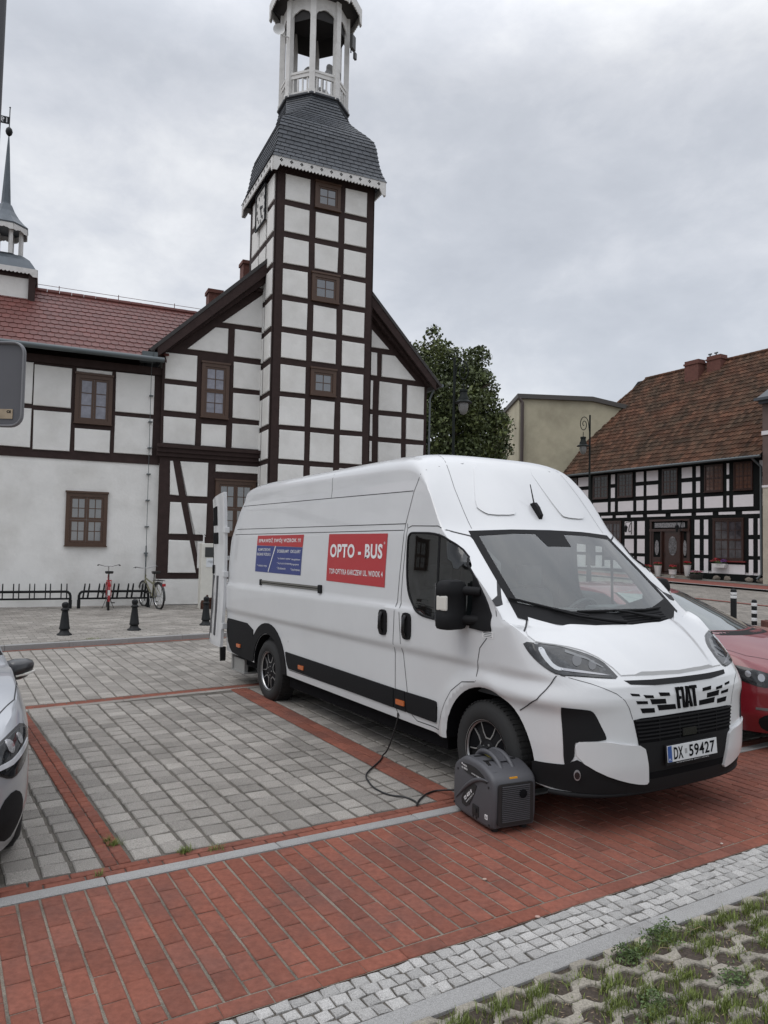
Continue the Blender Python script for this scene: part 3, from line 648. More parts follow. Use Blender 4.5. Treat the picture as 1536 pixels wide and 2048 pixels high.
# door
bm=B(); D=lambda b0,b1,z0,z1,d0,d1:box(bm,b0,b1,d0,d1,z0,z1,RM)
D(3.90,6.42,2.85,2.98,-.10,0); D(3.90,4.02,.6,3.45,-.06,0); D(6.3,6.42,.6,3.45,-.06,0); D(3.9,6.42,3.38,3.48,-.08,0); D(4.02,6.3,.6,.7,-.05,0)
D(4.02,4.38,.6,1.5,-.03,0); D(5.64,6.3,.6,1.5,-.03,0); D(4.38,4.48,.6,2.85,-.07,0); D(5.54,5.64,.6,2.85,-.07,0); D(4.48,5.54,.6,2.85,-.03,0); D(4.02,4.1,1.5,2.85,-.03,0); D(4.3,4.38,1.5,2.85,-.03,0); D(5.64,5.75,1.5,2.85,-.03,0);D(6.2,6.3,1.5,2.85,-.03,0)
for z0,z1 in ((.8,1.2),): D(4.62,5.40,z0,z1,-.05,-.03); D(4.72,5.3,z0+.06,z1-.06,-.07,-.05)
for b0,b1 in ((5.74,6.2),): D(b0,b1,.8,1.4,-.05,-.03)
for b in (4.43,5.59): 
    tube(bm,[RM@V3(b,-.12,.7),RM@V3(b,-.12,2.85)],.035,8)
dr=obj('door',bm,M_MAH,rhouse)
bm=B()
def oval(bc,zc,w,h,d):
    prism(bm,[(bc+w*math.cos(t*PI/8)*(.85+.15*abs(math.cos(t*PI/8))),zc+h*math.copysign(abs(math.sin(t*PI/8))**.8,math.sin(t*PI/8))) for t in range(16)],lambda p,q,dd:RM@V3(p,dd,q),d,d+.01)
oval(4.95,2.1,.25,.5,-.045); oval(5.96,2.0,.13,.4,-.045); oval(4.2,2.0,.1,.4,-.045); D(4.2,6.1,3.05,3.3,-.05,-.03)
obj('door_glass',bm,mat('etched door glass',(.16,.155,.16),.25,noise_amt=.8,nscale=14),dr)
bm=B()
for k in range(7): tube(bm,[RM@V3(4.76+k*.063,-.06,1.68),RM@V3(4.76+k*.063,-.06,2.5)],.006,4)
tube(bm,[RM@V3(5.47,-.06,1.55),RM@V3(5.47,-.1,1.6),RM@V3(5.47,-.06,1.75)],.012,6)
obj('door_grille',bm,M_IRON,dr)
# steps, plinth stones
bm=B(); box(bm,3.6,6.8,-.55,0,.3,.60,RM); box(bm,3.4,7.0,-.9,-.55,.3,.47,RM); obj('door_step',bm,M_CONC,rhouse)
for k,(b,s) in enumerate(((2.35,.2),(1.75,.18),(.62,.2),(-.05,.26))):
    bm=B(); bmesh.ops.create_icosphere(bm,subdivisions=3,radius=1)
    for v in bm.verts:
        nn=noise.noise(v.co*1.3+V3(k*5,0,0)); v.co*=1+.25*nn; v.co=RM@V3(b+v.co.x*s,-.07+v.co.y*.12,.56+v.co.z*.13)
    obj('foundation_stone',bm,mat('pale boulder',(.17,.145,.12),.9,noise_amt=.3,nscale=14),rhouse,smooth=60)
# pantile roof
def pantiles(parent,b0,b1,o0,z0,o1,z1,M,skip,name='roof_tiles',mt=None):
    bm=B(); Ls=math.hypot(o1-o0,z1-z0); do,dz=(o1-o0)/Ls,(z1-z0)/Ls; no,nz=-dz,do
    rh=.335; tw=.225; nr=int(Ls/rh)+1; nt_=int((b1-b0)/tw)
    for r in range(nr):
        s0=r*rh; s1=min(s0+rh,Ls)
        for i in range(nt_):
            x0=b0+i*tw
            if skip(x0+tw/2,(s0+s1)/2): continue
            j=random.uniform(-.006,.006); pr=[(0,.012),(.14,.0),(.34,-.006),(.55,.008),(.72,.034),(.86,.042),(1,.012)]
            lo=[bm.verts.new(M@V3(x0+t*tw,o0+do*(s0+j)+no*(h+.038),z0+dz*(s0+j)+nz*(h+.038))) for t,h in pr]
            lo2=[bm.verts.new(M@V3(x0+t*tw,o0+do*(s0+j)+no*(h-.01),z0+dz*(s0+j)+nz*(h-.01))) for t,h in pr]
            up=[bm.verts.new(M@V3(x0+t*tw,o0+do*s1+no*h,z0+dz*s1+nz*h)) for t,h in pr]
            for k in range(6): bm.faces.new((lo[k],lo[k+1],up[k+1],up[k])); bm.faces.new((lo2[k],lo2[k+1],lo[k+1],lo[k]))
    return obj(name,bm,mt,parent,norm=False)
M_PAN=mat('weathered brown pantile',(.100,.047,.029),.9,spec=.2,island=.38,noise_amt=.4,nscale=2.2,col2=(.048,.036,.025),c2scale=.8,c2lo=.36,c2hi=.62,c2w=.8)
bm=B(); SL=(12.75-6.35)/5.9
prism(bm,[(-.45,6.28),(5.5,12.72),(5.5,12.62),(-.45,6.18)],lambda p,q,d:RM@V3(d,p,q),-.25,12.3)
prism(bm,[(11.45,6.28),(5.5,12.72),(5.5,12.62),(11.45,6.18)],lambda p,q,d:RM@V3(d,p,q),-.25,12.3)
prism(bm,[(12.3,-.45),(12.85,-.45),(12.78,3.6),(12.3,4.3)],lambda p,q,d:RM@V3(p,q,6.27+(q+.45)*1.082-d),0,.09)
ro=obj('roof',bm,M_BT,rhouse)
sl=math.hypot(5.95,6.44)
pantiles(ro,-.25,12.88,-.48,6.28,5.5,12.76,RM,lambda b,s:b>12.88-max(0,s-5.9)*.47,mt=M_PAN)
# half hip triangle and far slope
bm=B(); q=[RM@V3(*p) for p in ((12.86,3.75,10.9),(11.5,5.5,12.78),(12.86,7.25,10.9))]; bm.faces.new([bm.verts.new(p) for p in q]); obj('half_hip',bm,M_PAN,ro)
bm=B()
for i in range(36): tube(bm,[RM@V3(-.25+i*.33,5.5,12.80),RM@V3(-.25+i*.33+.34,5.5,12.79)],[.09,.11],8)
for i in range(7): t=i/7; t1=(i+1)/7; f=lambda t:RM@V3(11.5+1.36*t,5.5-1.75*t,12.8-1.9*t); tube(bm,[f(t),f(t1)],[.10,.08],8)
obj('ridge_tiles',bm,M_PAN,ro)
bm=B(); tube(bm,[RM@V3(-.25,-.52,6.24),RM@V3(12.88,-.52,6.24)],.07,8); obj('gutter',bm,M_GUT,ro,smooth=60)
for b0,b1,z,o in ((6.95,7.90,12.95,4.5),(5.80,6.70,13.05,4.9)):
    bm=B(); box(bm,b0,b1,o,o+.6,11,z-.25,RM); box(bm,b0-.05,b1+.05,o-.05,o+.65,z-.25,z-.15,RM); box(bm,b0,b1,o,o+.6,z-.15,z,RM); obj('chimney',bm,M_BRK,rhouse)
bm=B()
for b in (6.3,6.7): tube(bm,[RM@V3(b,4.9+.3,13.0),RM@V3(b,5.2,13.22)],.04,6); tube(bm,[RM@V3(b-.1,5.2,13.25),RM@V3(b+.1,5.2,13.25)],.05,6)
obj('chimney_cowl',bm,M_GUT,rhouse)
bm=B(); tube(bm,[RM@V3(.22,-.48,6.22),RM@V3(.15,-.2,6.0),RM@V3(0,-.1,5.8),RM@V3(-.02,-.1,.85),RM@V3(.12,-.22,.62)],.055,8); obj('downpipe',bm,M_GUT,rhouse,smooth=60)
# wall lanterns on scroll brackets
for b,d_ in ((7.72,-1),(4.35,1)):
    bm=B()
    sp=[RM@V3(b-d_*(.0+.0),-.05-.22*math.sin(t*PI/9)*(1-t/20),3.2-.45*t/10+.12*math.cos(t*PI/5)) for t in range(10)]
    tube(bm,sp,.022,6); tube(bm,[RM@V3(b,-.02,3.45),RM@V3(b,-.02,2.7)],.02,6); tube(bm,[RM@V3(b,-.02,3.4),RM@V3(b,-.45,3.35),RM@V3(b,-.45,3.2)],.018,6)
    lathe(bm,[(.02,.2),(.10,.12),(.11,.1),(.085,0),(.06,-.16),(.02,-.2)],Matrix.Translation(RM@V3(b,-.45,3.0)),6)
    obj('wall_lantern',bm,M_IRON,rhouse)
# neighbour at the right edge
nb=empty('neighbouring_building',RH@V3(-3.5,0,.42),(0,0,HA),label='brown and beige rendered building at the right edge of the photo',cat='building')
NM=Matrix.Scale(-1,4,(0,1,0))@Matrix.Translation(V3(3.5,0,-.42))
bm=B(); box(bm,-9,-.26,-.35,8,.3,4.85,NM); obj('wall',bm,mat('beige render',(.42,.38,.31),.9,noise_amt=.15,nscale=2),nb)
bm=B(); box(bm,-9,-.26,-.35,8,4.85,8.75,NM); obj('upper_wall',bm,mat('brown render',(.12,.085,.075),.9,noise_amt=.2,nscale=2),nb)
bm=B(); box(bm,-9,-.24,-.4,8,7.2,7.38,NM); box(bm,-9,-.24,-.38,8,4.8,4.9,NM); obj('wall_band',bm,M_PW,nb)
bm=B(); box(bm,-9,-.10,-.75,8,8.75,8.87,NM); box(bm,-9,-.2,-.55,8,8.62,8.75,NM); prism(bm,[(-.7,8.87),(8,8.87),(3.6,11.5)],lambda p,q,d:NM@V3(d,p,q),-9,-.2); obj('roof',bm,M_SLATE,nb)
# yellowish building behind
bb=empty('rendered_building',(11,47,.6),label='tall plain yellowish rendered building behind the black and white house',cat='building')
M_YEL=mat('stained yellow render',(.43,.395,.29),.9,noise_amt=.10,nscale=1.3,bump=.2,bscale=8,col2=(.26,.235,.17),c2scale=.5,c2lo=.45,c2hi=.7,c2w=.7)
bm=B(); T=Matrix.Translation((-11,-47,-.6)); poly=[(8.33,.4),(8.33,11.25),(12.9,11.15),(14.7,10.75),(22,9.2),(22,.4)]
prism(bm,poly,lambda p,q,d:T@V3(p,d,q),46,58); obj('wall',bm,M_YEL,bb)
bm=B()
tp=[(8.2,11.3),(12.9,11.2),(14.7,10.8),(22,9.25)]
for i in range(3):
    (x0,z0),(x1,z1)=tp[i],tp[i+1]; prism(bm,[(x0,z0-.12),(x1,z1-.12),(x1,z1+.16),(x0,z0+.16)],lambda p,q,d:T@V3(p,d,q),45.8,58.2)
obj('parapet',bm,mat('dark parapet',(.07,.065,.06),.7),bb)
bm=B(); tube(bm,[T@V3(8.3,45.85,11.2),T@V3(8.5,45.85,10.9),T@V3(8.5,45.85,.5)],.11,8); obj('downpipe',bm,mat('brown pipe',(.06,.045,.04),.5),bb)
bm=B(); 
for z in (9.0,): 
    box(bm,13.2,14.1,45.96,46.02,8.1,9.1,T)
obj('window',bm,mat('small wooden shutter',(.25,.22,.16),.8),bb)
# house opposite / left, outside the frame but mirrored in the van's glass

# road edge strips in front of the right house
def rstrip(name,d0,d1,m,dz,b0=-12,b1=40):
    bm=B(); n=24
    for i in range(n):
        q=[]
        for b,o in ((b0+(b1-b0)*i/n,d0),(b0+(b1-b0)*(i+1)/n,d0),(b0+(b1-b0)*(i+1)/n,d1),(b0+(b1-b0)*i/n,d1)):
            p=RH@V3(b,o,0); q.append(bm.verts.new((p.x,p.y,zg(p.y)+dz)))
        bm.faces.new(q)
    return obj(name,bm,m,kind='structure')
M_FAR=mat('far grey setts',(.19,.18,.165),.9,noise_amt=.35,nscale=5,col2=(.12,.12,.10),c2scale=1.2)
M_FARR=mat('far red paving',(.20,.062,.045),.85,noise_amt=.25,nscale=6)
rstrip('house_pavement',-.02,-1.3,M_FAR,.03); rstrip('red_cycle_path',-1.3,-3.6,M_FARR,.02); rstrip('path_kerb',-3.6,-3.85,M_SLAB,.035)
rstrip('plaza_red_line',-9.4,-9.65,M_FARR,-.03); rstrip('plaza_red_line',-11.6,-11.85,M_FARR,-.03,4,22)

# ------------------------------------------------------------------ flower pots on the house steps
M_POT=mat('white ceramic pot',(.62,.61,.60),.35); M_RED=mat('red geranium petals',(.33,.012,.02),.6,island=.35); M_PNK=mat('pink petals',(.45,.16,.22),.6,island=.35); M_PUR=mat('purple petals',(.15,.05,.22),.6,island=.3)
M_LF=mat('flower leaves',(.045,.085,.025),.7,island=.4)
def blob_leaves(bm,c,rx,rz,n,s,M=I4,dome=False):
    for _ in range(n):
        d=Vector((random.gauss(0,1),random.gauss(0,1),random.gauss(0,1))).normalized()*random.random()**.4
        if dome: d.z=abs(d.z)
        p=Vector(c)+V3(d.x*rx,d.y*rx,d.z*rz); a=Vector((random.gauss(0,1),random.gauss(0,1),random.gauss(0,.6))).normalized(); b=a.cross(Vector((random.gauss(0,1),random.gauss(0,1),random.gauss(0,1)))).normalized()
        w=s*random.uniform(.6,1.2); bm.faces.new([bm.verts.new(M@(p+q)) for q in (a*w,b*w*.6,-a*w,-b*w*.6)])
def pot(loc,prof,flower,rx,rz,label,name='flower_pot',petals=None,pm=None):
    t=empty(name,loc,label=label,cat='flower pot',group='potted flowers by the house door')
    bm=B(); lathe(bm,prof,I4,18); obj('pot',bm,pm or M_POT,t,smooth=40)
    zt=prof[-1][1]; bm=B(); blob_leaves(bm,(0,0,zt+rz*.3),rx*.8,rz*.5,90,.05,dome=True); lv=obj('leaves',bm,M_LF,t,norm=False)
    bm=B(); blob_leaves(bm,(0,0,zt+rz*.55),rx,rz*.45,150,.035,dome=True); obj('petals',bm,flower,t,norm=False)
HP=lambda b,o,z:RH@V3(b,o,z)
tall=[(.10,0),(.13,.05),(.17,.45),(.20,.60),(.18,.60),(.16,.57)]
pot(HP(5.28,-.75,.47),tall,M_RED,.24,.22,'tall white pot of red geraniums at the back beside the house door steps')
pot(HP(5.62,-1.15,.47),[(.08,0),(.12,.04),(.15,.3),(.17,.42),(.15,.42)],M_RED,.26,.22,'shorter white pot of red geraniums in front of the tall pot left of the door')
pot(HP(4.15,-1.0,.47),[(.10,0),(.10,.06),(.06,.09),(.07,.14),(.17,.20),(.19,.42),(.20,.44),(.17,.43)],M_RED,.2,.25,'white footed bowl pot with few red flowers in front of the door')
pot(HP(3.52,-.7,.60),[(.09,0),(.12,.05),(.16,.45),(.18,.55),(.16,.55)],M_RED,.18,.2,'tall white pot with red flowers to the right of the door')
pot(HP(2.85,-.9,.40),[(.20,0),(.26,.06),(.32,.26),(.33,.32),(.30,.32)],M_PNK,.3,.2,'dark round tub of pink flowers beside the house wall',pm=mat('dark wicker tub',(.03,.028,.025),.8,noise_amt=.3,nscale=30))
t=empty('window_box',HP(2.08,-.2,1.08),(0,0,HA),label='white window box with purple and red flowers under the ground floor window',cat='window box')
bm=B(); prism(bm,[(-.30,0),(.30,0),(.38,.19),(-.38,.19)],lambda a,b,d:V3(a,d,b),-.1,.1); obj('trough',bm,M_POT,t)
bm=B(); blob_leaves(bm,(-.22,0,.28),.18,.14,80,.035,dome=True); obj('purple_flowers',bm,M_PUR,t,norm=False)
bm=B(); blob_leaves(bm,(.18,0,.30),.22,.18,120,.035,dome=True); obj('red_flowers',bm,M_RED,t,norm=False)
bm=B(); blob_leaves(bm,(0,0,.22),.34,.12,120,.04,dome=True); obj('leaves',bm,M_LF,t,norm=False)

# ------------------------------------------------------------------ street lamps
def street_lamp(loc,rotz,H,label):
    t=empty('street_lamp',loc,(0,0,rotz),label=label,cat='street lamp',group='green wrought iron street lamps')
    M_GR=mat('dark green lamp paint',(.009,.012,.011),.6,spec=.2)
    bm=B(); lathe(bm,[(.13,0),(.13,.12),(.10,.16),(.085,.9),(.06,1.0),(.055,1.05),(.042,1.1),(.036,H*.6),(.03,H),(.0,H+.02)],I4,12); obj('post',bm,M_GR,t,smooth=35)
    bm=B(); pts=[]
    for i in range(46):
        q=i/45; a=PI*.0+q*PI*3.6; r=.30*(1-q)**.85+.015; pts.append(V3(.02+.02+.17+r*-math.cos(a)*.52,0,H-.33+r*math.sin(a)*.95))
    tube(bm,[V3(0,0,H-.75),V3(.03,0,H-.5)]+pts,.014,6)
    tube(bm,[V3(.235,0,H-.60),V3(.235,0,H-.78)],.012,6)
    obj('scroll_bracket',bm,M_GR,t,smooth=40)
    bm=B(); lathe(bm,[(.03,H-.76),(.10,H-.78),(.10,H-.83),(.085,H-.84),(.095,H-.93),(.12,H-.97),(.13,H-1.04),(.215,H-1.09),(.22,H-1.11),(.13,H-1.11)],Matrix.Translation((.235,0,0)),20); sh=obj('lamp_shade',bm,M_GR,t,smooth=35)
    bm=B(); lathe(bm,[(.12,H-1.10),(.125,H-1.18),(.11,H-1.28),(.07,H-1.37),(.0,H-1.40)],Matrix.Translation((.235,0,0)),18); obj('globe',bm,mat('frosted lamp glass',(.17,.17,.165),.3,coat=.3),sh,smooth=50)
street_lamp((1.66,18,zg(18)),0,6.40,'street lamp in front of the big tree, its globe to the right')
street_lamp((7.22,26,zg(26)),PI,6.34,'street lamp in front of the tiled roof of the black and white house')

# ------------------------------------------------------------------ tree
tr=empty('deciduous_tree',(3.3,35.5,zg(35.5)),label='large dense green tree behind the right end of the town hall',cat='tree')
bm=B(); 
tube(bm,[V3(0,0,-.2),V3(.05,0,1),V3(0,.1,3),V3(.1,0,5),V3(0,0,8.5)],[.42,.33,.28,.2,.06],10)
rt=random.Random(3)
for i in range(26):
    z=rt.uniform(2.6,8.5); a=rt.uniform(0,2*PI); l=rt.uniform(1.5,2.7)*(1-.25*abs(z-6)/4)
    tube(bm,[V3(0,0,z),V3(math.cos(a)*l*.5,math.sin(a)*l*.5,z+.5),V3(math.cos(a)*l,math.sin(a)*l,z+.8)],[.1,.06,.02],6)
obj('trunk',bm,mat('grey bark',(.07,.055,.042),.95,noise_amt=.4,nscale=8),tr)
bm=B(); cl=[]
for i in range(560):
    d=Vector((rt.gauss(0,1),rt.gauss(0,1),rt.gauss(0,1))).normalized(); r=rt.random()**.25
    k=1+.10*math.sin(3*math.atan2(d.y,d.x)+1)+.08*noise.noise(d*2.1)
    c=V3(d.x*3.05*r*k-.7,d.y*2.9*r*k,6.6+d.z*4.75*r*k)
    if c.z<6: c.x*=.97
    cl.append((c,rt.uniform(.35,.75)))
for c,R0 in cl:
    n=int(95*(R0/.55)**2)
    for _ in range(n):
        d=Vector((rt.gauss(0,1),rt.gauss(0,1),rt.gauss(0,1))).normalized()*rt.random()**.33
        p=c+V3(d.x*R0,d.y*R0,d.z*R0*.75-.15*d.length)
        a=Vector((rt.gauss(0,1),rt.gauss(0,1),rt.gauss(-.5,.8))).normalized(); b=a.cross(Vector((rt.gauss(0,1),rt.gauss(0,1),rt.gauss(0,1)))).normalized(); w=rt.uniform(.055,.11)
        bm.faces.new([bm.verts.new(p+q) for q in (a*w,b*w*.75,-a*w,-b*w*.75)])
obj('crown',bm,mat('tree leaves',(.062,.082,.025),.6,island=.5,noise_amt=.35,nscale=.9,col2=(.105,.120,.032),c2scale=.9,c2lo=.48,c2hi=.68,c2w=.75),tr,norm=False)

# ------------------------------------------------------------------ bollards
def bollard_bm():
    bm=B(); lathe(bm,[(.135,0),(.13,.02),(.09,.05),(.075,.09),(.078,.10),(.095,.115),(.095,.135),(.088,.15),(.055,.42),(.052,.44),(.072,.455),(.074,.475),(.055,.49),(.048,.505),(.058,.53),(.062,.555),(.055,.585),(.03,.605),(.0,.61)],I4,16); return bm
bl=[((-5.83,13.69),'black cast iron bollard nearest the left edge, in front of the bike rack'),((-4.87,14.65),'middle black cast iron bollard, in front of the bicycles'),((-3.73,15.77),'black cast iron bollard beside the open van door')]
b0=None
for (x,y),lb in bl:
    if b0 is None: b0=obj('bollard',bollard_bm(),M_IRON,smooth=35,loc=(x,y,SWZ-.002)); b0['category']='bollard'; b0['group']='cast iron bollards along the kerb'; b0['label']=lb
    else: c=b0.copy(); COL.objects.link(c); c.location=(x,y,SWZ-.002); c['label']=lb
def striped(loc,stripes,label,r=.055,h=.95):
    t=empty('striped_bollard',loc,label=label,cat='bollard',group='black and white striped posts')
    bm=B(); lathe(bm,[(r+.01,0),(r+.01,.02),(r,.03),(r,h-.05),(r*.9,h-.015),(r*.5,h),(0,h+.005)],I4,16); obj('post',bm,M_IRON,t,smooth=40)
    for z0,z1 in stripes: bm=B(); lathe(bm,[(r+.002,z0),(r+.003,z0+.004),(r+.003,z1-.004),(r+.002,z1)],I4,16,cap=False); obj('white_band',bm,mat('white reflective band',(.66,.66,.66),.5),t,smooth=40)
striped((8.27,17.49,zg(17.5)),[(.78,.84),(.70,.765)],'striped bollard behind the red car with two white bands near its top',r=.068,h=.92)
striped((8.04,16.06,zg(16)),[(.66,.73),(.50,.57),(.34,.41),(.18,.25)],'striped bollard with four evenly spaced white bands next to the planter',r=.055,h=.80)
t=empty('planter',(8.65,15.75,zg(15.7)),label='square red brick planter with a small green plant at the right edge',cat='planter')
bm=B(); box(bm,-.42,.42,-.42,.42,0,.36,bev=.02); box(bm,-.36,.36,-.36,.36,.355,.37); obj('box',bm,M_BRK,t)
bm=B(); blob_leaves(bm,(0,0,.42),.25,.25,200,.04,dome=True); obj('plant',bm,M_LF,t,norm=False)

# ------------------------------------------------------------------ bike racks, bikes, cabinet
GZ=SWZ
def rack(a0,a1,hoops,label,slant):
    o=FP((a0+a1)/2,20.45,GZ); t=empty('bike_rack',o,(0,0,FA),label=label,cat='bike rack',group='black bike racks against the wall')
    c=(a0+a1)/2; x0,x1=a0-c,a1-c
    bm=B()
    def corner(x,s): return [V3(x,0,0),V3(x,0,.32),V3(x-s*.02,0,.38),V3(x-s*.06,0,.42),V3(x-s*.13,0,.43)]
    p=corner(x0,-1)+corner(x1,1)[::-1]; tube(bm,p,.032,10); 
    for x in (x0,x1): tube(bm,[V3(x,0,0),V3(x,0,.22)],.042,10)
    tube(bm,[V3(x0,0,.25),V3(x1,0,.25)],.024,8); obj('rail',bm,M_IRON,t,smooth=50)
    for h in hoops:
        x=h-c; bm=B(); tube(bm,[V3(x,-.05,.25),V3(x+slant*.5,-.09,.55),V3(x+slant*.6,-.05,.625),V3(x+slant*.6,.03,.625),V3(x+slant*.45,.06,.55),V3(x-slant*.2,.05,.25)],.013,6); obj('wheel_holder',bm,M_IRON,t,smooth=50)
rack(-1.7,.80,[.71,.58,.33,.22,-.03,-.14,-.38,-.5,-.74,-.86,-1.1,-1.21,-1.45],'long black bike rack at the left edge with no bicycles in it',0)
rack(1.0,2.70,[1.10,1.21,1.45,1.57,1.81,1.92,2.16,2.28,2.52,2.6],'black bike rack against the white wall holding two bicycles',.06)
def bicycle(loc,heading,col,label,acc,lean=0,city=True):
    t=empty('bicycle',loc,(lean,0,heading),label=label,cat='bicycle',group='bicycles parked at the rack')
    MF=mat('bike paint '+label[:6],col,.3,coat=.5); MR=mat('tyre rubber',(.018,.018,.018),.8); MC=mat('chrome',(.45,.45,.45),.25,metal=.9); MP=mat('black plastic',(.02,.02,.02),.5)
    R=.335; Wb=1.04
    for x in (0,Wb):
        bm=B(); tube(bm,[V3(x+R*math.cos(a*PI/20),0,R+R*math.sin(a*PI/20)) for a in range(40)],.027,8,closed=True); w=obj('wheel',bm,MR,t,smooth=60)
        bm=B(); tube(bm,[V3(x+(R-.03)*math.cos(a*PI/20),0,R+(R-.03)*math.sin(a*PI/20)) for a in range(40)],.011,6,closed=True); tube(bm,[V3(x,-.05,R),V3(x,.05,R)],.022,8)
        for k in range(14): a=k*2*PI/14; tube(bm,[V3(x,(-1)**k*.03,R),V3(x+(R-.03)*math.cos(a+.2),0,R+(R-.03)*math.sin(a+.2))],.0025,3,cap=False)
        obj('rim',bm,MC,w)
    bb_=V3(.43,0,.28); st=V3(.30,0,.74); hd=V3(.88,0,.80); hb=V3(.91,0,.68)
    bm=B(); tube(bm,[bb_,st],.022,8); tube(bm,[bb_+V3(0,0,.0),hb],.026,8); tube(bm,[st-V3(-.02,0,.12 if not city else .25),hd-V3(0,0,.04)],.022,8); tube(bm,[hd+V3(-.01,0,.05),hb+V3(.01,0,-.03)],.02,8)
    for y in (-.055,.055): tube(bm,[V3(0,y,R),bb_+V3(0,y*.4,0)],.010,6); tube(bm,[V3(0,y,R),st+V3(0,y*.4,-.06)],.009,6); tube(bm,[V3(Wb,y,R),V3(.93,y*.9,.64),hb],.012,6)
    obj('frame',bm,MF,t,smooth=60)
    bm=B(); tube(bm,[st,V3(.27,0,.90)],.013,8); prism(bm,[(.10,-.10),(.10,.10),(.20,.095),(.40,.025),(.42,0),(.40,-.025),(.20,-.095)],lambda a,b,d:V3(a,b,d+.02*(.3-a)),.90,.965,inset=.02,dch=.02); obj('saddle',bm,MP,t,smooth=50)
    hz=1.07 if city else 1.03; bm=B(); tube(bm,[hd,V3(.86,0,hz)],.012,8); hw=.30 if not city else .27
    hpnt=[V3(.66 if city else .80,-hw,hz+.03),V3(.80 if city else .84,-hw+.03,hz+.04),V3(.88,-.09,hz),V3(.88,.09,hz),V3(.80 if city else .84,hw-.03,hz+.04),V3(.66 if city else .80,hw,hz+.03)]
    tube(bm,hpnt,.011,8); h=obj('handlebar',bm,MC,t,smooth=60)
    for s in (1,-1):
        a,b=(hpnt[0],hpnt[1]) if s<0 else (hpnt[-1],hpnt[-2]); bm=B(); tube(bm,[a,a*.35+b*.65],.018,8); tube(bm,[b,b+V3(.08,s*.04,-.02)],.006,5); obj('grip',bm,MP,h)
    bm=B(); tube(bm,[bb_+V3(0,-.06,0),bb_+V3(0,.06,0)],.03,10); tube(bm,[bb_+V3(0,-.07,0),bb_+V3(.1,-.07,-.13)],.008,6); tube(bm,[bb_+V3(0,.07,0),bb_+V3(-.1,.07,.13)],.008,6); box(bm,.48,.58,-.17,-.08,.13,.15); box(bm,.28,.38,.08,.17,.40,.42); lathe(bm,[(.085,-.004),(.085,.004)],Matrix.Translation(bb_+V3(0,-.05,0))@Matrix.Rotation(PI/2,4,'X'),20); obj('pedals',bm,MP,t)
    bm=B()
    fp=[V3((R+.035)*math.cos(a),0,R+(R+.035)*math.sin(a)) for a in [R_(q) for q in range(40,200,12)]]
    for i in range(len(fp)-1):
        q=[fp[i]+V3(0,-.028,0),fp[i]+V3(0,.028,0),fp[i+1]+V3(0,.028,0),fp[i+1]+V3(0,-.028,0)]; bm.faces.new([bm.verts.new(p) for p in q])
    obj('mudguard',bm,mat('mudguard '+label[:6],acc,.35),t)
    bm=B()
    for y in (-.06,.06): tube(bm,[V3(.22,y,.74),V3(-.28,y,.74)],.007,6); tube(bm,[V3(-.1,y,.74),V3(0,y,R)],.006,6)
    for x in (.1,-.05,-.2,-.28): tube(bm,[V3(x,-.06,.74),V3(x,.06,.74)],.006,6)
    obj('carrier',bm,MP if not city else MF,t)
    bm=B(); box(bm,-.37,-.33,-.04,.04,.60,.67,bev=.008); obj('rear_light',bm,mat('red reflector',(.35,.01,.015),.3),t)
    if city:
        bm=B(); box(bm,-.365,-.355,-.03,.03,.35,.52); obj('white_flap',bm,M_POT,t)
    bm=B()
    tube(bm,[V3(.35,.03,.3),V3(.30,.14,.02)],.008,6); 
    if city: tube(bm,[V3(.35,-.03,.3),V3(.30,-.14,.02)],.008,6)
    obj('stand',bm,MP,t)
bicycle(FP(1.66,19.85,GZ),R_(111.5),(.28,.015,.02),'red city bicycle seen from behind with a black saddle',(.30,.02,.025))
bicycle(FP(2.90,19.85,GZ),R_(129),(.16,.15,.085),'olive mountain bicycle parked at the right end of the rack',(.03,.03,.03),lean=R_(-3),city=False)
t=empty('utility_cabinet',FP(4.12,19.7,GZ),(0,0,FA),label='white weathered metal cabinet with rust patches beside the open van door',cat='utility cabinet')
bm=B(); box(bm,-.23,.26,-.12,.2,0,1.72,bev=.015)
obj('body',bm,mat('rusty white paint',(.60,.585,.53),.6,noise_amt=.08),t)
bm=B()
rp_=random.Random(5)
for (x,z,r) in ((-.12,.12,.12),(.1,.1,.16),(.18,.3,.1),(.05,.2,.09),(-.18,.06,.1),(.2,.45,.035),(.12,.52,.02),(-.05,.34,.03),(.0,.05,.2),(.21,.36,.07)):
    pts=[(x+r*(1+.3*rp_.uniform(-1,1))*math.cos(k*PI/6),max(.005,z+r*(1+.3*rp_.uniform(-1,1))*math.sin(k*PI/6))) for k in range(12)]; pts=[(min(.24,max(-.22,a)),b) for a,b in pts]
    try: prism(bm,pts,lambda a,b,d:V3(a,-.12-d,b),.002,.0001)
    except Exception: pass
obj('rust_patch',bm,mat('brown rust',(.07,.028,.018),.9,noise_amt=.3),t)
bm=B(); box(bm,-.14,.2,-.13,-.115,1.36,1.62); obj('dark_panel',bm,mat('black panel',(.03,.032,.032),.4),t)
bm=B(); box(bm,-.10,.18,-.128,-.118,1.10,1.33); nt_=obj('notice',bm,mat('paper notice',(.62,.64,.66),.7),t)
bm=B(); 
for z,w in ((1.26,.09),(1.235,.11),(1.21,.05)): box(bm,.04-w,.04+w,-.130,-.128,z-.004,z+.004)
obj('notice_lines',bm,M_GUT,nt_)
bm=B(); tube(bm,[V3(-.16,0,1.7),V3(-.16,0,1.92)],.02,8); tube(bm,[V3(-.12,0,1.9),V3(-.30,0,2.03)],.012,6); obj('arm',bm,M_POT,t)
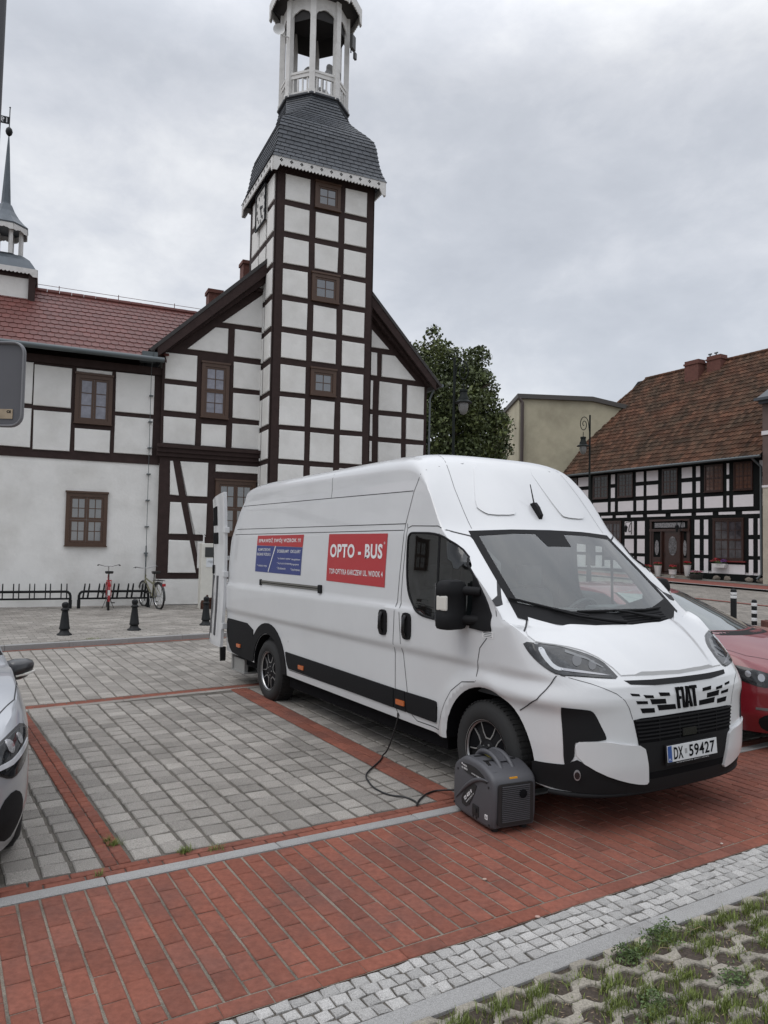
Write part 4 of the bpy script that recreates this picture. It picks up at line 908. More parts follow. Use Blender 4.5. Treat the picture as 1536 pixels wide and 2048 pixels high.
# traffic sign seen from the back
t=empty('traffic_sign',(-1.695,3.06,0),label='back of a grey traffic sign with rounded corners on a pole at the left edge',cat='sign')
bm=B(); tube(bm,[V3(0,0,0),V3(.018,0,4.6)],.022,12); obj('pole',bm,mat('galvanised dark pole',(.06,.06,.065),.5,metal=.3),t,smooth=60)
def rrect(x0,x1,z0,z1,r,n=6):
    o=[]
    for cx,cz,a0 in ((x1-r,z1-r,0),(x0+r,z1-r,PI/2),(x0+r,z0+r,PI),(x1-r,z0+r,3*PI/2)):
        for k in range(n+1): a=a0+k*PI/2/n; o.append((cx+r*math.cos(a),cz+r*math.sin(a)))
    return o
x1=.200; x0=-.45
bm=B(); prism(bm,rrect(x0,x1,2.30,2.645,.045),lambda a,b,d:V3(a,d,b),-.035,-.03); sp_=obj('panel',bm,mat('grey sign back',(.085,.085,.095),.55,noise_amt=.08,nscale=4),t)
bm=B(); o_=rrect(x0,x1,2.30,2.645,.045); tube(bm,[V3(a,-.035,b) for a,b in o_],.006,6,closed=True); tube(bm,[V3(a,-.048,b) for a,b in o_],.004,6,closed=True); obj('rim',bm,mat('sign rim',(.17,.17,.18),.5),sp_)
bm=B(); box(bm,-.2,.16,-.0385,-.0345,2.33,2.37,Matrix.Rotation(0,4,'Y')); lb_=obj('sticker',bm,mat('tan foil sticker',(.30,.235,.16),.5,noise_amt=.4,nscale=14),sp_)
bm=fit_text(text_bm('CE',.02,.001),.018,.011); bmesh.ops.transform(bm,matrix=Matrix.Translation((.145,-.0392,2.359))@Matrix.Rotation(PI/2,4,'X'),verts=bm.verts[:]); obj('sticker_letters',bm,M_DK,lb_)

#__PART3__
# ------------------------------------------------------------------ vehicles: lofted body shell
def lerp_tab(tab,x):
    if x<=tab[0][0]: return tab[0][1]
    for (x0,y0),(x1,y1) in zip(tab,tab[1:]):
        if x<=x1: t=(x-x0)/(x1-x0); return y0+(y1-y0)*t
    return tab[-1][1]
def sm_tab(tab,x,r=.03): return (lerp_tab(tab,x-r)+lerp_tab(tab,x+r)+2*lerp_tab(tab,x))/4
def shell(xs,zb,zs,zc,bow,Wf,lean,ntop,xf,nplan,zsn,zbn,K=40,M=22,H=12,hoodk=.3):
    """half body y<0 lofted then mirrored; returns closed bmesh"""
    bm=B(); x0=xs[-1]; vert={}
    def nv(k,p):
        if k not in vert: vert[k]=Vector(p)
        return k
    P={}
    for i,x in enumerate(xs):
        b,s=zb(x),zs(x)
        for k in range(K+1):
            z=b+(s-b)*k/K; P['s',i,k]=V3(x+lean(x,z),-Wf(x,z),z)
        Wt=Wf(x,s); bw=bow(x); zcn=zc(x+bw)
        for m_ in range(M+1):
            th=PI/2*m_/M; u=math.cos(th)**(2/ntop(x)) if m_<M else 0; h=math.sin(th)**(2/ntop(x))
            z=s+(zcn-s)*h; P['t',i,m_]=V3(x+bw*(1-u**2.2)+lean(x,z),-u*Wt,z)
    W0=lambda z:Wf(x0,min(z,zs(x0)))
    for m_ in range(M+1):
        th=PI/2*m_/M; sn=math.sin(th)**(2/nplan); cs=max(0,math.cos(th))**(2/nplan) if m_<M else 0
        zt=zsn(m_/M); zb_=zbn(m_/M)
        for k in range(K+1):
            z=zb_+(zt-zb_)*k/K; P['n',m_,k]=V3(x0+(xf(z)-x0)*sn,-W0(z)*cs,z)
            if m_==0: P['n',m_,k]=P['s',len(xs)-1,k].copy()
        O=P['n',m_,K]; Q=P['t',len(xs)-1,m_]
        for h in range(H+1):
            t=h/H; p=O+(Q-O)*t; p.z+=(Q.z-O.z+.12)*hoodk*t*(1-t) if m_ else 0; P['h',m_,h]=p
    def grid(keys):
        for a in range(len(keys)-1):
            for b in range(len(keys[0])-1):
                q=[P[keys[a][b]],P[keys[a+1][b]],P[keys[a+1][b+1]],P[keys[a][b+1]]]
                for s in (1,-1):
                    qq=[V3(p.x,p.y*s,p.z) for p in q]
                    if s<0: qq=qq[::-1]
                    uq=[]
                    for p in qq:
                        if all((p-o).length>1e-5 for o in uq): uq.append(p)
                    if len(uq)>2: bm.faces.new([bm.verts.new(p) for p in uq])
    I=len(xs)
    grid([[('s',i,k) for k in range(K+1)] for i in range(I)]); grid([[('t',i,m_) for m_ in range(M+1)] for i in range(I)])
    grid([[('n',m_,k) for k in range(K+1)] for m_ in range(M+1)]); grid([[('h',m_,h) for h in range(H+1)] for m_ in range(M+1)])
    # tail cap and belly
    c=[P['s',0,k] for k in range(K+1)]+[P['t',0,m_] for m_ in range(1,M+1)]
    for a,b in zip(c,c[1:]): 
        q=[a,b,V3(b.x,-b.y,b.z),V3(a.x,-a.y,a.z)]
        uq=[]
        for p in q:
            if all((p-o).length>1e-5 for o in uq): uq.append(p)
        if len(uq)>2: bm.faces.new([bm.verts.new(p) for p in uq])
    c=[P['s',i,0] for i in range(I)]+[P['n',m_,0] for m_ in range(1,M+1)]
    for a,b in zip(c,c[1:]):
        q=[a,b,V3(b.x,-b.y,b.z),V3(a.x,-a.y,a.z)]; uq=[]
        for p in q:
            if all((p-o).length>1e-5 for o in uq): uq.append(p)
        if len(uq)>2: bm.faces.new([bm.verts.new(p) for p in uq])
    bmesh.ops.remove_doubles(bm,verts=bm.verts[:],dist=1e-4)
    bmesh.ops.recalc_face_normals(bm,faces=bm.faces[:])
    return bm
def boolean(me_obj,cutters):
    """cut each bmesh out of me_obj in turn; the cut faces take the dark material"""
    par=me_obj.parent; me_obj.parent=None
    for bm in cutters:
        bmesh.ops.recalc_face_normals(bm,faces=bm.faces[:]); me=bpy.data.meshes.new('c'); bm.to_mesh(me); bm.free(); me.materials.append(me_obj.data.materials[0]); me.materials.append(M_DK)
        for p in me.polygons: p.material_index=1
        o=bpy.data.objects.new('c',me); COL.objects.link(o)
        md=me_obj.modifiers.new('b','BOOLEAN'); md.operation='DIFFERENCE'; md.solver='EXACT'; md.object=o; md.material_mode='INDEX'
        dg=bpy.context.evaluated_depsgraph_get(); dg.update(); nm=bpy.data.meshes.new_from_object(me_obj.evaluated_get(dg))
        me_obj.modifiers.clear(); old=me_obj.data; me_obj.data=nm; bpy.data.meshes.remove(old); bpy.data.objects.remove(o); bpy.data.meshes.remove(me)
        t=bmesh.new(); t.from_mesh(nm); bmesh.ops.remove_doubles(t,verts=t.verts[:],dist=2e-5); bmesh.ops.dissolve_degenerate(t,edges=t.edges[:],dist=1e-5); t.to_mesh(nm); t.free()
    me_obj.parent=par
    return me_obj.data
def cyl_y(x,z,r,y0,y1,seg=48):
    bm=B(); lathe(bm,[(r,y0),(r,y1)],Matrix.Translation((x,0,z))@Matrix.Rotation(-PI/2,4,'X'),seg); return bm
def chaikin(p,n=2,closed=True):
    p=[Vector(q) for q in p]
    for _ in range(n):
        o=[]; N_=len(p)
        for i in range(N_ if closed else N_-1):
            a,b=p[i],p[(i+1)%N_]; o+= [a*.75+b*.25,a*.25+b*.75]
        if not closed: o=[p[0]]+o+[p[-1]]
        p=o
    return p
class Caster:
    def __init__(s,bm): s.t=BVHTree.FromBMesh(bm)
    def hit(s,o,d):
        r=s.t.ray_cast(o,d.normalized(),30)
        if r[0] is None: return None,None
        return r[0],r[1]
    def at(s,pl,a,b):
        """pl: 'R' right side (a=x,b=z), 'L' left side, 'F' front (a=y,b=z), 'T' top (a=x,b=y)"""
        if pl=='R': o,d=V3(a,-3,b),V3(0,1,0)
        elif pl=='L': o,d=V3(a,3,b),V3(0,-1,0)
        elif pl=='F': o,d=V3(3,a,b),V3(-1,0,0)
        elif pl=='B': o,d=V3(-9,a,b),V3(1,0,0)
        elif pl=='T': o,d=V3(a,b,5),V3(0,0,-1)
        elif pl=='G': o,d=V3(a+3,-3+b*.0,b),V3(-1,1,0)   # diagonal front right corner: a = shift along x
        elif pl=='GL': o,d=V3(a+3,3,b),V3(-1,-1,0)
        p,n=s.hit(o,d)
        if p is None:
            r=s.t.find_nearest(o+d.normalized()*2.5); p,n=r[0],r[1]
        return p,d.normalized()
    def patch(s,name,outline,pl,m,parent,off=.004,thick=.006,cell=.05,smooth=35,label=None):
        bm=B(); bm.faces.new([bm.verts.new((q[0],q[1],0)) for q in outline])
        xs=[q[0] for q in outline]; ys=[q[1] for q in outline]
        for ax,lo,hi in ((0,min(xs),max(xs)),(1,min(ys),max(ys))):
            n=int((hi-lo)/cell)
            for i in range(1,n+1):
                c=[0,0,0]; c[ax]=lo+(hi-lo)*i/(n+1); nn=[0,0,0]; nn[ax]=1
                bmesh.ops.bisect_plane(bm,geom=bm.verts[:]+bm.edges[:]+bm.faces[:],plane_co=c,plane_no=nn,dist=1e-6)
        low={}
        for v in bm.verts:
            of=off(v.co.x,v.co.y) if callable(off) else off; p,d=s.at(pl,v.co.x,v.co.y); v.co=p-d*of; low[v]=p+d*.003
        bmesh.ops.recalc_face_normals(bm,faces=bm.faces[:])
        bm.normal_update(); tot=sum((f.normal*f.calc_area() for f in bm.faces),V3(0,0,0))
        dr_={'R':V3(0,-1,0),'L':V3(0,1,0),'F':V3(1,0,0),'B':V3(-1,0,0),'T':V3(0,0,1),'G':V3(1,-1,0),'GL':V3(1,1,0)}[pl]
        if tot.dot(dr_)<0: bmesh.ops.reverse_faces(bm,faces=bm.faces[:])
        if thick and m not in (M_WS,M_SG,M_SGL):
            be=[e for e in bm.edges if e.is_boundary]; lv={}
            for e in be:
                for v in e.verts:
                    if v not in lv: lv[v]=bm.verts.new(low[v])
            for e in be:
                a,b=e.verts; bm.faces.new((a,b,lv[b],lv[a]))
        return obj(name,bm,m,parent,smooth=smooth,label=label,norm=bool(thick) and m not in (M_WS,M_SG,M_SGL))
    def strip(s,name,lines,pl,m,parent,w=.005,off=.0015,dens=.04):
        bm=B()
        for ln in lines:
            pts=[Vector(q) for q in ln]; d=[pts[0]]
            for a,b in zip(pts,pts[1:]):
                n=max(1,int((b-a).length/dens)); d+=[a+(b-a)*k/n for k in range(1,n+1)]
            pr_=None
            for i,p in enumerate(d):
                t=(d[min(i+1,len(d)-1)]-d[max(i-1,0)]).normalized(); nn=Vector((-t.y,t.x))*w/2
                vs=[]
                for q in (p+nn,p-nn):
                    h,dd=s.at(pl,q.x,q.y); vs.append(bm.verts.new(h-dd*off))
                if pr_: bm.faces.new((pr_[0],vs[0],vs[1],pr_[1]))
                pr_=vs
        return obj(name,bm,m,parent)
    def drape(s,bm,pl,off,a0,b0,flipx=False,rot=0):
        """text bmesh in xy -> on surface"""
        bmesh.ops.triangulate(bm,faces=bm.faces[:])
        for v in bm.verts:
            x,y=v.co.x,v.co.y; x,y=x*math.cos(rot)-y*math.sin(rot),x*math.sin(rot)+y*math.cos(rot)
            if flipx: x=-x
            p,d=s.at(pl,a0+x,b0+y); v.co=p-d*off
        return bm
def paint(name,col,**k): return mat(name,col,.35,coat=.8,coatr=.04,**k)
M_VAN=paint('white van paint',(.60,.605,.61),noise_amt=.05,nscale=1.2,bump=.04,bscale=2.5)
M_BP=mat('textured black plastic',(.010,.010,.011),.7,spec=.2,bump=.15,bscale=220)
M_GAP=mat('panel gap shadow line',(.03,.03,.032),.8)
M_TYRE=mat('tyre rubber',(.012,.012,.012),.85,spec=.2)
M_CHR=mat('bright metal',(.55,.55,.55),.2,metal=1)
M_ALU=mat('machined alloy',(.50,.50,.50),.3,metal=.85)
M_LENS=mat('clear lamp lens',(.018,.019,.021),.06,coat=.35,ior=1.45,noise_amt=.95,nscale=22,col2=(.07,.074,.078),c2scale=9,c2lo=.55,c2hi=.7)
M_ORG=mat('orange reflector',(.48,.11,.02),.25,coat=.4)
def glass_mat(name,tint,haze=.05,refl=1.0):
    m=bpy.data.materials.new(name); m.use_nodes=True; t=m.node_tree; n=t.nodes; l=t.links; n.clear()
    o=n.new('ShaderNodeOutputMaterial'); tr_=n.new('ShaderNodeBsdfTransparent'); tr_.inputs[0].default_value=(*tint,1); gl=n.new('ShaderNodeBsdfGlossy'); gl.inputs['Roughness'].default_value=.02; gl.inputs['Color'].default_value=(refl,refl,refl,1)
    df=n.new('ShaderNodeBsdfDiffuse'); df.inputs[0].default_value=(.38,.43,.42,1)
    lw=n.new('ShaderNodeLayerWeight'); lw.inputs[0].default_value=.5; pw=n.new('ShaderNodeMath'); pw.operation='POWER'; pw.inputs[1].default_value=3.2; l.new(lw.outputs['Facing'],pw.inputs[0]); fr=n.new('ShaderNodeMath'); fr.operation='MULTIPLY_ADD'; fr.inputs[1].default_value=.85; fr.inputs[2].default_value=.055; l.new(pw.outputs[0],fr.inputs[0]); m1=n.new('ShaderNodeMixShader'); m2=n.new('ShaderNodeMixShader'); m1.inputs[0].default_value=haze
    l.new(tr_.outputs[0],m1.inputs[1]); l.new(df.outputs[0],m1.inputs[2]); l.new(fr.outputs[0],m2.inputs[0]); l.new(m1.outputs[0],m2.inputs[1]); l.new(gl.outputs[0],m2.inputs[2]); l.new(m2.outputs[0],o.inputs[0]); return m
M_WS=glass_mat('windscreen glass',(.78,.86,.83),.075); M_SG=glass_mat('side window glass',(.30,.33,.32),.005,.9); M_SGL=glass_mat('clear side window glass',(.75,.8,.78),.02,.9)

def wheel(parent,loc,side,r=.36,w=.235,rim=.225,style='van',name='wheel'):
    """side -1: outer face toward -y"""
    t=link(name,None,parent,loc=loc); t.empty_display_size=.1
    s=side; Mx=Matrix.Rotation(-PI/2*s,4,'X') if True else I4    # local z -> outward y*s
    Mx=Matrix.Rotation(PI/2,4,'X') if s<0 else Matrix.Rotation(-PI/2,4,'X')
    h=w/2; bm=B()
    lathe(bm,[(rim,-h+.02),(rim+.02,-h),(r-.05,-h-.004),(r-.012,-h+.02),(r,-h+.05),(r,h-.05),(r-.012,h-.02),(r-.04,h+.002),(r-.08,h+.008),(rim+.02,h+.002),(rim,h-.01),(rim-.01,h-.06)],Mx,56,cap=False)
    obj('tyre',bm,M_TYRE,t,smooth=40)
    bm=B()
    for k in range(56):
        a=k*2*PI/56; Mk=Mx@Matrix.Rotation(a,4,'Z')
        for z0,z1 in ((-h+.035,-.03),(-.02,.02),(.03,h-.03)): box(bm,r-.004,r+.004,-.013,.011,z0,z1,Mk)
    obj('tread',bm,M_TYRE,t)
    bm=B(); lathe(bm,[(rim-.012,-h+.02),(rim-.02,0),(rim-.015,h-.03),(rim-.004,h-.006),(rim+.004,h-.004)],Mx,48,cap=False); lathe(bm,[(.17,-.02),(.17,-.01)],Mx,32)
    rm=obj('rim',bm,M_DK,t,smooth=50)
    # spokes: dark face with bright machined edges
    bm=B(); bm2=B(); n=5 if style=='van' else 8
    f=lambda a,b,d:Mx@V3(a,b,d)
    R0=rim-.006; z1=h-.035
    lathe(bm,[(.075,z1-.03),(.075,z1),(.045,z1+.012),(.03,z1+.012),(.0,z1+.012)],Mx,24)
    if style=='van':
        lathe(bm,[(R0,z1-.03),(R0-.002,z1-.012),(.17,z1-.008),(.10,z1),(.05,z1)],Mx,48,cap=False)
        bm4=B()
        for k in range(5):
            a=k*2*PI/5+.3; ca,sa=math.cos(a),math.sin(a); tt=lambda x,y:(x*ca-y*sa,x*sa+y*ca)
            win=[(.098,-.022),(.098,.022),(.135,.050),(R0-.020,.078),(R0-.012,.045),(R0-.010,0),(R0-.012,-.045),(R0-.020,-.078),(.135,-.050)]
            prism(bm4,[tt(*p) for p in win],f,z1-.02,z1+.002)
            U=[(R0-.016,-.088),(.128,-.056),(.090,-.026),(.090,.026),(.128,.056),(R0-.016,.088)]; inn=[(R0-.02,.080),(.134,.049),(.099,.021),(.099,-.021),(.134,-.049),(R0-.02,-.080)]
            for j in range(5):
                q=[U[j],U[j+1],inn[4-j],inn[5-j]]; prism(bm2,[tt(*p) for p in q],f,z1-.004,z1+.005)
        obj('spoke_opening',bm4,M_DK,rm)
    else:
     for k in range(n):
        a=k*2*PI/n+.3
        ca,sa=math.cos(a),math.sin(a); tt=lambda x,y:(x*ca-y*sa,x*sa+y*ca)
        w0,w1=.018,.022
        prism(bm,[tt(.05,-w0),tt(.05,w0),tt(.13,w0+.004),tt(R0,w1+.02),tt(R0,-w1-.02),tt(.13,-w0-.004)],f,z1-.04,z1)
        for sg in (-1,1):
            q=[(.075,sg*w0*.95),(.13,sg*(w0+.002)),(R0-.004,sg*(w1+.018)),(R0-.006,sg*(w1+.006)),(.13,sg*(w0-.008)),(.078,sg*(w0-.012))]
            prism(bm2,[tt(*p) for p in q],f,z1-.002,z1+.003)
    obj('spokes',bm,M_BP,rm); 
    lathe(bm2,[(rim-.014,h-.022),(rim-.003,h-.006),(rim+.003,h-.004),(rim-.004,h-.012)],Mx,48,cap=False)
    for k in range(5):
        a=k*2*PI/5; lathe(bm2,[(.0085,z1),(.0085,z1+.012),(0,z1+.014)],Mx@Matrix.Translation((.052*math.cos(a),.052*math.sin(a),0)),8)
    obj('machined_edge',bm2,M_ALU,rm,smooth=40)
    return t

# ------------------------------------------------------------------ the van
VANR=R_(-58.7)
van=empty('delivery_van',(1.604,5.897,.01),(0,-.010,VANR),label='large white high-roof van with red and blue opticians posters and its rear door open',cat='van')
def v_flare(x,z,cx,cz,amp,r0,s):
    d=math.hypot(x-cx,z-cz); return amp*math.exp(-((d-r0)/s)**2) if d>r0 else amp*math.exp(-((d-r0)/(s*.6))**2)
WT=[(.30,.975),(.40,.992),(.55,1.0),(.945,1.0),(.995,1.026),(1.30,1.028),(1.345,1.000),(1.6,.998),(1.955,.985),(1.99,.978),(2.03,.975),(2.30,.948),(2.42,.925),(2.6,.90)]
def v_W(x,z):
    w=sm_tab(WT,z,.006)
    w+=v_flare(x,z,.03,.36,.046,.50,.085)*(1 if z<1.0 else math.exp(-((z-1)/.08)**2))
    w-=.02*max(0,(-4.9-x)/.6)**2
    if x>-.9: w-= .012*min(1,(x+.9)/1.1)
    return w
LT=[(1.3,0),(1.6,.02),(1.9,.06),(2.1,.16),(2.4,.36),(2.7,.56)]
def v_lean(x,z): return lerp_tab(LT,z)*max(0,min(1,(-4.75-x)/.78))
ZS=[(-1.15,2.42),(-.98,2.41),(-.87,2.36),(-.78,2.26),(-.60,1.99),(-.46,1.88),(-.2,1.69),(0,1.52),(.2,1.32)]
CZ=[(-5.6,2.655),(-4.5,2.69),(-1.6,2.70),(-1.2,2.685),(-1.03,2.655),(-.92,2.60),(-.82,2.50),(-.38,1.985),(.47,1.25)]
BOW=[(-1.5,0),(-1.1,.07),(-.87,.12),(-.55,.165),(0,.24),(.2,.27)]
xs=[-5.52+.07*i for i in range(57)]; xs=[x for x in xs if x<-1.58]+[-1.56+.044*i for i in range(41)]; xs[-1]=.2
XF=[(.2,.895),(.28,.93),(.42,.952),(.6,.957),(.75,.952),(.86,.943),(.93,.925),(.97,.89),(1.05,.80),(1.15,.68),(1.25,.55),(1.32,.45)]
ZSN=[(0,1.32),(.15,1.285),(.3,1.19),(.42,1.08),(.52,1.01),(.62,.97),(.75,.955),(1,.955)]
def v_zb(x): return lerp_tab([(-5.5,.42),(-4.5,.40),(-3.6,.39),(-.5,.37),(.2,.36)],x)
vbm=shell(xs,v_zb,lambda x:sm_tab(ZS,x,.02),lambda x:sm_tab(CZ,x,.03),lambda x:lerp_tab(BOW,x),v_W,v_lean,lambda x:lerp_tab([(-1.2,3.9),(-.75,3.4),(-.5,2.8),(.2,2.4)],x),
    lambda z:lerp_tab(XF,z),3.3,lambda t:sm_tab(ZSN,t,.03),lambda t:lerp_tab([(0,.36),(.1,.275),(.3,.25),(1,.235)],t),K=84,M=24,H=12)
VC=Caster(vbm)
body=obj('body',vbm,[M_VAN,M_DK],van)
cuts=[cyl_y(.03,.36,.465,-1.3,-.66),cyl_y(.03,.36,.465,.66,1.3),cyl_y(-4.035,.36,.43,-1.3,-.66),cyl_y(-4.035,.36,.43,.66,1.3)]
bm=B(); prism(bm,[(-1.18,.60),(-.56,.60),(-.48,.92),(.10,.92),(.12,1.10),(.22,1.15),(-.46,1.86),(-1.18,1.93)],lambda a,b,d:V3(a,d,b),-.90,.90); cuts.append(bm)
bm=B(); prism(bm,[(-5.7,.66),(-1.3,.66),(-1.3,2.45),(-5.0,2.45),(-5.7,2.2)],lambda a,b,d:V3(a,d,b),-.88,.88); cuts.append(bm)
WSG=[(-.80,1.43),(-.45,1.375),(0,1.355),(.45,1.375),(.80,1.43),(.775,1.66),(.735,1.925),(.4,1.95),(0,1.955),(-.4,1.95),(-.735,1.925),(-.775,1.66)]
bm=B(); prism(bm,WSG,lambda a,b,d:V3(d,a,b),-.75,1.4); cuts.append(bm)
SGL=chaikin([(-1.045,1.90),(-1.01,1.945),(-.97,1.95),(-.60,1.94),(-.38,1.85),(-.12,1.61),(.06,1.38),(.06,1.26),(.02,1.26),(-.62,1.26),(-.84,1.29),(-.97,1.38),(-1.03,1.52)],2)
for s in (-1,1): bm=B(); prism(bm,SGL,lambda a,b,d:V3(a,d*s,b),.80,1.2); cuts.append(bm)
boolean(body,cuts)
me=body.data
me.polygons.foreach_set('use_smooth',[True]*len(me.polygons)); me.set_sharp_from_angle(angle=R_(28))
# glass
P_=lambda n,o,pl,m,par=van,**k:VC.patch(n,o,pl,m,par,**k)
ws=P_('windscreen',WSG,'F',M_WS,off=.003,thick=.004,cell=.06)
fr=P_('windscreen_frame',[(-.80,1.43),(-.45,1.375),(0,1.355),(.45,1.375),(.80,1.43),(.87,1.335),(.80,1.315),(.5,1.275),(0,1.258),(-.5,1.275),(-.80,1.315),(-.87,1.335)],'F',M_BP,off=.008,thick=.01,cell=.04)
P_('windscreen_frame',[(-.735,1.925),(-.4,1.95),(0,1.955),(.4,1.95),(.735,1.925),(.79,1.965),(.4,1.985),(0,1.99),(-.4,1.985),(-.79,1.965)],'F',M_BP,off=.005,thick=.006,cell=.04)
for s in (-1,1): P_('windscreen_frame',[(s*.80,1.43),(s*.775,1.66),(s*.735,1.925),(s*.79,1.965),(s*.835,1.66),(s*.87,1.335)],'F',M_BP,off=.005,thick=.006,cell=.04)
P_('sensor_cover',[(-.20,1.965),(-.165,1.852),(.095,1.852),(.13,1.965)],'F',M_BP,off=.006,thick=.004)
for pl in 'RL': P_('side_window',SGL,pl,M_SG if pl=='R' else M_SGL,off=.002,thick=0,cell=.08)
for pl in 'RL':
    P_('window_seal',[(-.60,1.94),(-.60,1.26),(-.575,1.26),(-.575,1.93)],pl,M_BP,off=.005)
    ring=SGL; n_=len(ring); bm=B(); pts=[VC.at(pl,q.x,q.y) for q in ring]; tube(bm,[p-d*.002 for p,d in pts],.010,6,closed=True); obj('window_seal',bm,M_BP,van,smooth=50)
    P_('mirror_triangle',[(-.14,1.62),(-.10,1.60),(.08,1.34),(.10,1.235),(.04,1.225),(-.14,1.235)],pl,M_BP,off=.012,thick=.01)
# panel gaps
gl=[[(-.90,2.60),(-1.02,2.30),(-1.10,2.02),(-1.18,1.32),(-1.20,1.0),(-1.19,.46),(-1.13,.395)],
    [(-1.07,2.03),(-1.06,1.99),(-1.12,1.40),(-1.07,.93),(-1.0,.61),(-.93,.44),(-.86,.41),(-.53,.41)],
    [(-1.06,1.99),(-1.0,2.01),(-.62,2.0),(-.42,1.92),(-.16,1.71),(.10,1.42),(.13,1.34)],[(.10,1.25),(.06,1.19),(-.03,1.10),(-.06,.95),(-.05,.86)],[(-.53,.41),(-.49,.52),(-.44,.63),(-.36,.74),(-.22,.83),(-.06,.855)],
    [(-5.14,2.36),(-2.57,2.33),(-1.03,2.31)],[(-2.60,2.62),(-2.565,2.33)],[(-5.25,2.055),(-1.10,2.03)],[(-5.30,1.985),(-1.12,1.975)],
    [(-3.42,.46),(-1.2,.46)],[(-2.55,1.9),(-2.58,1.5)][:0] or [(-3.44,.78),(-3.44,.76)]]
for pl in 'RL': VC.strip('panel_gap',[g for g in gl],pl,M_GAP,van,w=.007)
# cladding, bumper, arches
for pl in 'RL':
    P_('side_cladding',chaikin([(-3.50,.65),(-3.45,.65),(-1.22,.62),(-1.21,.62),(-1.21,.455),(-1.22,.455),(-3.38,.475),(-3.42,.475)],1),pl,M_BP,off=.014,thick=.016)
    P_('side_cladding',[(-1.195,.62),(-1.035,.62),(-1.015,.455),(-1.195,.455)],pl,M_BP,off=.014,thick=.016)
    P_('side_cladding',chaikin([(-1.02,.62),(-1.01,.62),(-.62,.62),(-.57,.61),(-.57,.46),(-.60,.45),(-.98,.455),(-1.0,.455)],1),pl,M_BP,off=.014,thick=.016)
    a_=[(-4.035+.56*math.cos(t),.38+.54*math.sin(t)) for t in [R_(q) for q in range(-2,182,10)]]; b_=[(-4.035+.435*math.cos(t),.36+.435*math.sin(t)) for t in [R_(q) for q in range(182,-4,-10)]]
    P_('rear_arch_trim',a_+b_,pl,M_BP,off=.012,thick=.014)
    P_('rear_bumper',chaikin([(-5.50,.86),(-5.3,.865),(-4.50,.86),(-4.47,.6),(-4.47,.41),(-4.6,.40),(-5.1,.42),(-5.3,.44),(-5.46,.60)],1),pl,M_BP,off=.010,thick=.012)
    for x,z in ((-3.06,.535),(-1.09,.52),(-4.96,.55)):
        P_('side_marker',rrect(x-.065,x+.065,z-.022,z+.022,.008,2),pl,M_ORG,off=.024,thick=.012)
    for x in (-1.365,-.985):
        P_('door_handle',chaikin([(x-.065,1.27),(x,1.285),(x+.065,1.27),(x+.068,1.17),(x+.065,1.07),(x,1.055),(x-.065,1.07),(x-.068,1.17)],1),pl,M_BP,off=.012,thick=.014)
        bm=B(); p,d=VC.at(pl,x,1.17); s=-1 if pl=='R' else 1
        tube(bm,[V3(x,p.y+s*.015,1.255),V3(x,p.y+s*.035,1.22),V3(x,p.y+s*.038,1.12),V3(x,p.y+s*.015,1.085)],.018,8); obj('door_handle_grip',bm,mat('gloss black plastic',(.01,.01,.011),.25),van,smooth=60)
    P_('sliding_rail',rrect(-4.27,-2.64,1.372,1.42,.005,1),pl,M_DK,off=.002)
    P_('sliding_rail_trim',rrect(-4.25,-2.68,1.376,1.392,.004,1),pl,mat('grey rail metal',(.16,.155,.14),.4,metal=.4),off=.010)
    P_('sliding_rail_trim',rrect(-4.25,-2.68,1.400,1.420,.004,1),pl,MATS['grey rail metal'],off=.012)
    P_('rail_end',rrect(-2.69,-2.62,1.35,1.435,.01,2),pl,M_BP,off=.02,thick=.02); P_('rail_end',rrect(-4.30,-4.25,1.36,1.43,.01,2),pl,M_BP,off=.015,thick=.015)
P_('rear_bumper_bar',rrect(-.95,.95,.42,.64,.03,3),'B',M_BP,off=.04,thick=.05)
# posters on the right side
M_PR=mat('poster red',(.42,.035,.04),.45); M_PB=mat('poster blue',(.035,.05,.19),.45); M_PW2=mat('poster white print',(.72,.72,.72),.5)
pr1=P_('poster',[(-2.51,1.958),(-1.37,1.95),(-1.39,1.47),(-2.53,1.485)],'R',M_PR,off=.003,thick=0,label='red poster with the shop name')
pb=P_('poster',[(-4.46,1.84),(-3.13,1.82),(-3.15,1.515),(-4.48,1.52)],'R',M_PB,off=.003,thick=0,label='blue lower half of the eye test poster')
pr2=P_('poster',[(-4.45,1.962),(-3.11,1.96),(-3.13,1.823),(-4.46,1.843)],'R',M_PR,off=.003,thick=0,label='red heading of the eye test poster')
def ptext(parent,s,a,b,w,h,bold=.012,off=.005,sh=0,name='poster_lettering'):
    bm=fit_text(text_bm(s,.2,bold*.55,shear=sh,sp=1.1),w,h); VC.drape(bm,'R',off,a,b); return obj(name,bm,M_PW2,parent)
ptext(pr1,'OPTO - BUS',-1.955,1.79,1.02,.135,.012); ptext(pr1,'®',-1.415,1.865,.025,.022,.002)
ptext(pr1,'TOP-OPTYKA KARCZEW UL. WIDOK 4',-1.945,1.585,1.04,.052,.006)
ptext(pr2,'SPRAWDŹ SWÓJ WZROK !!!',-3.79,1.900,1.22,.068,.008)
ptext(pb,'KOMPUTEROWE',-4.21,1.79,.38,.034,.003); ptext(pb,'BADANIE WZROKU',-4.22,1.735,.43,.034,.003); ptext(pb,'* realizacja recept',-4.26,1.595,.32,.034,.001)
ptext(pb,'DOBIERAMY  OKULARY',-3.49,1.775,.64,.036,.003)
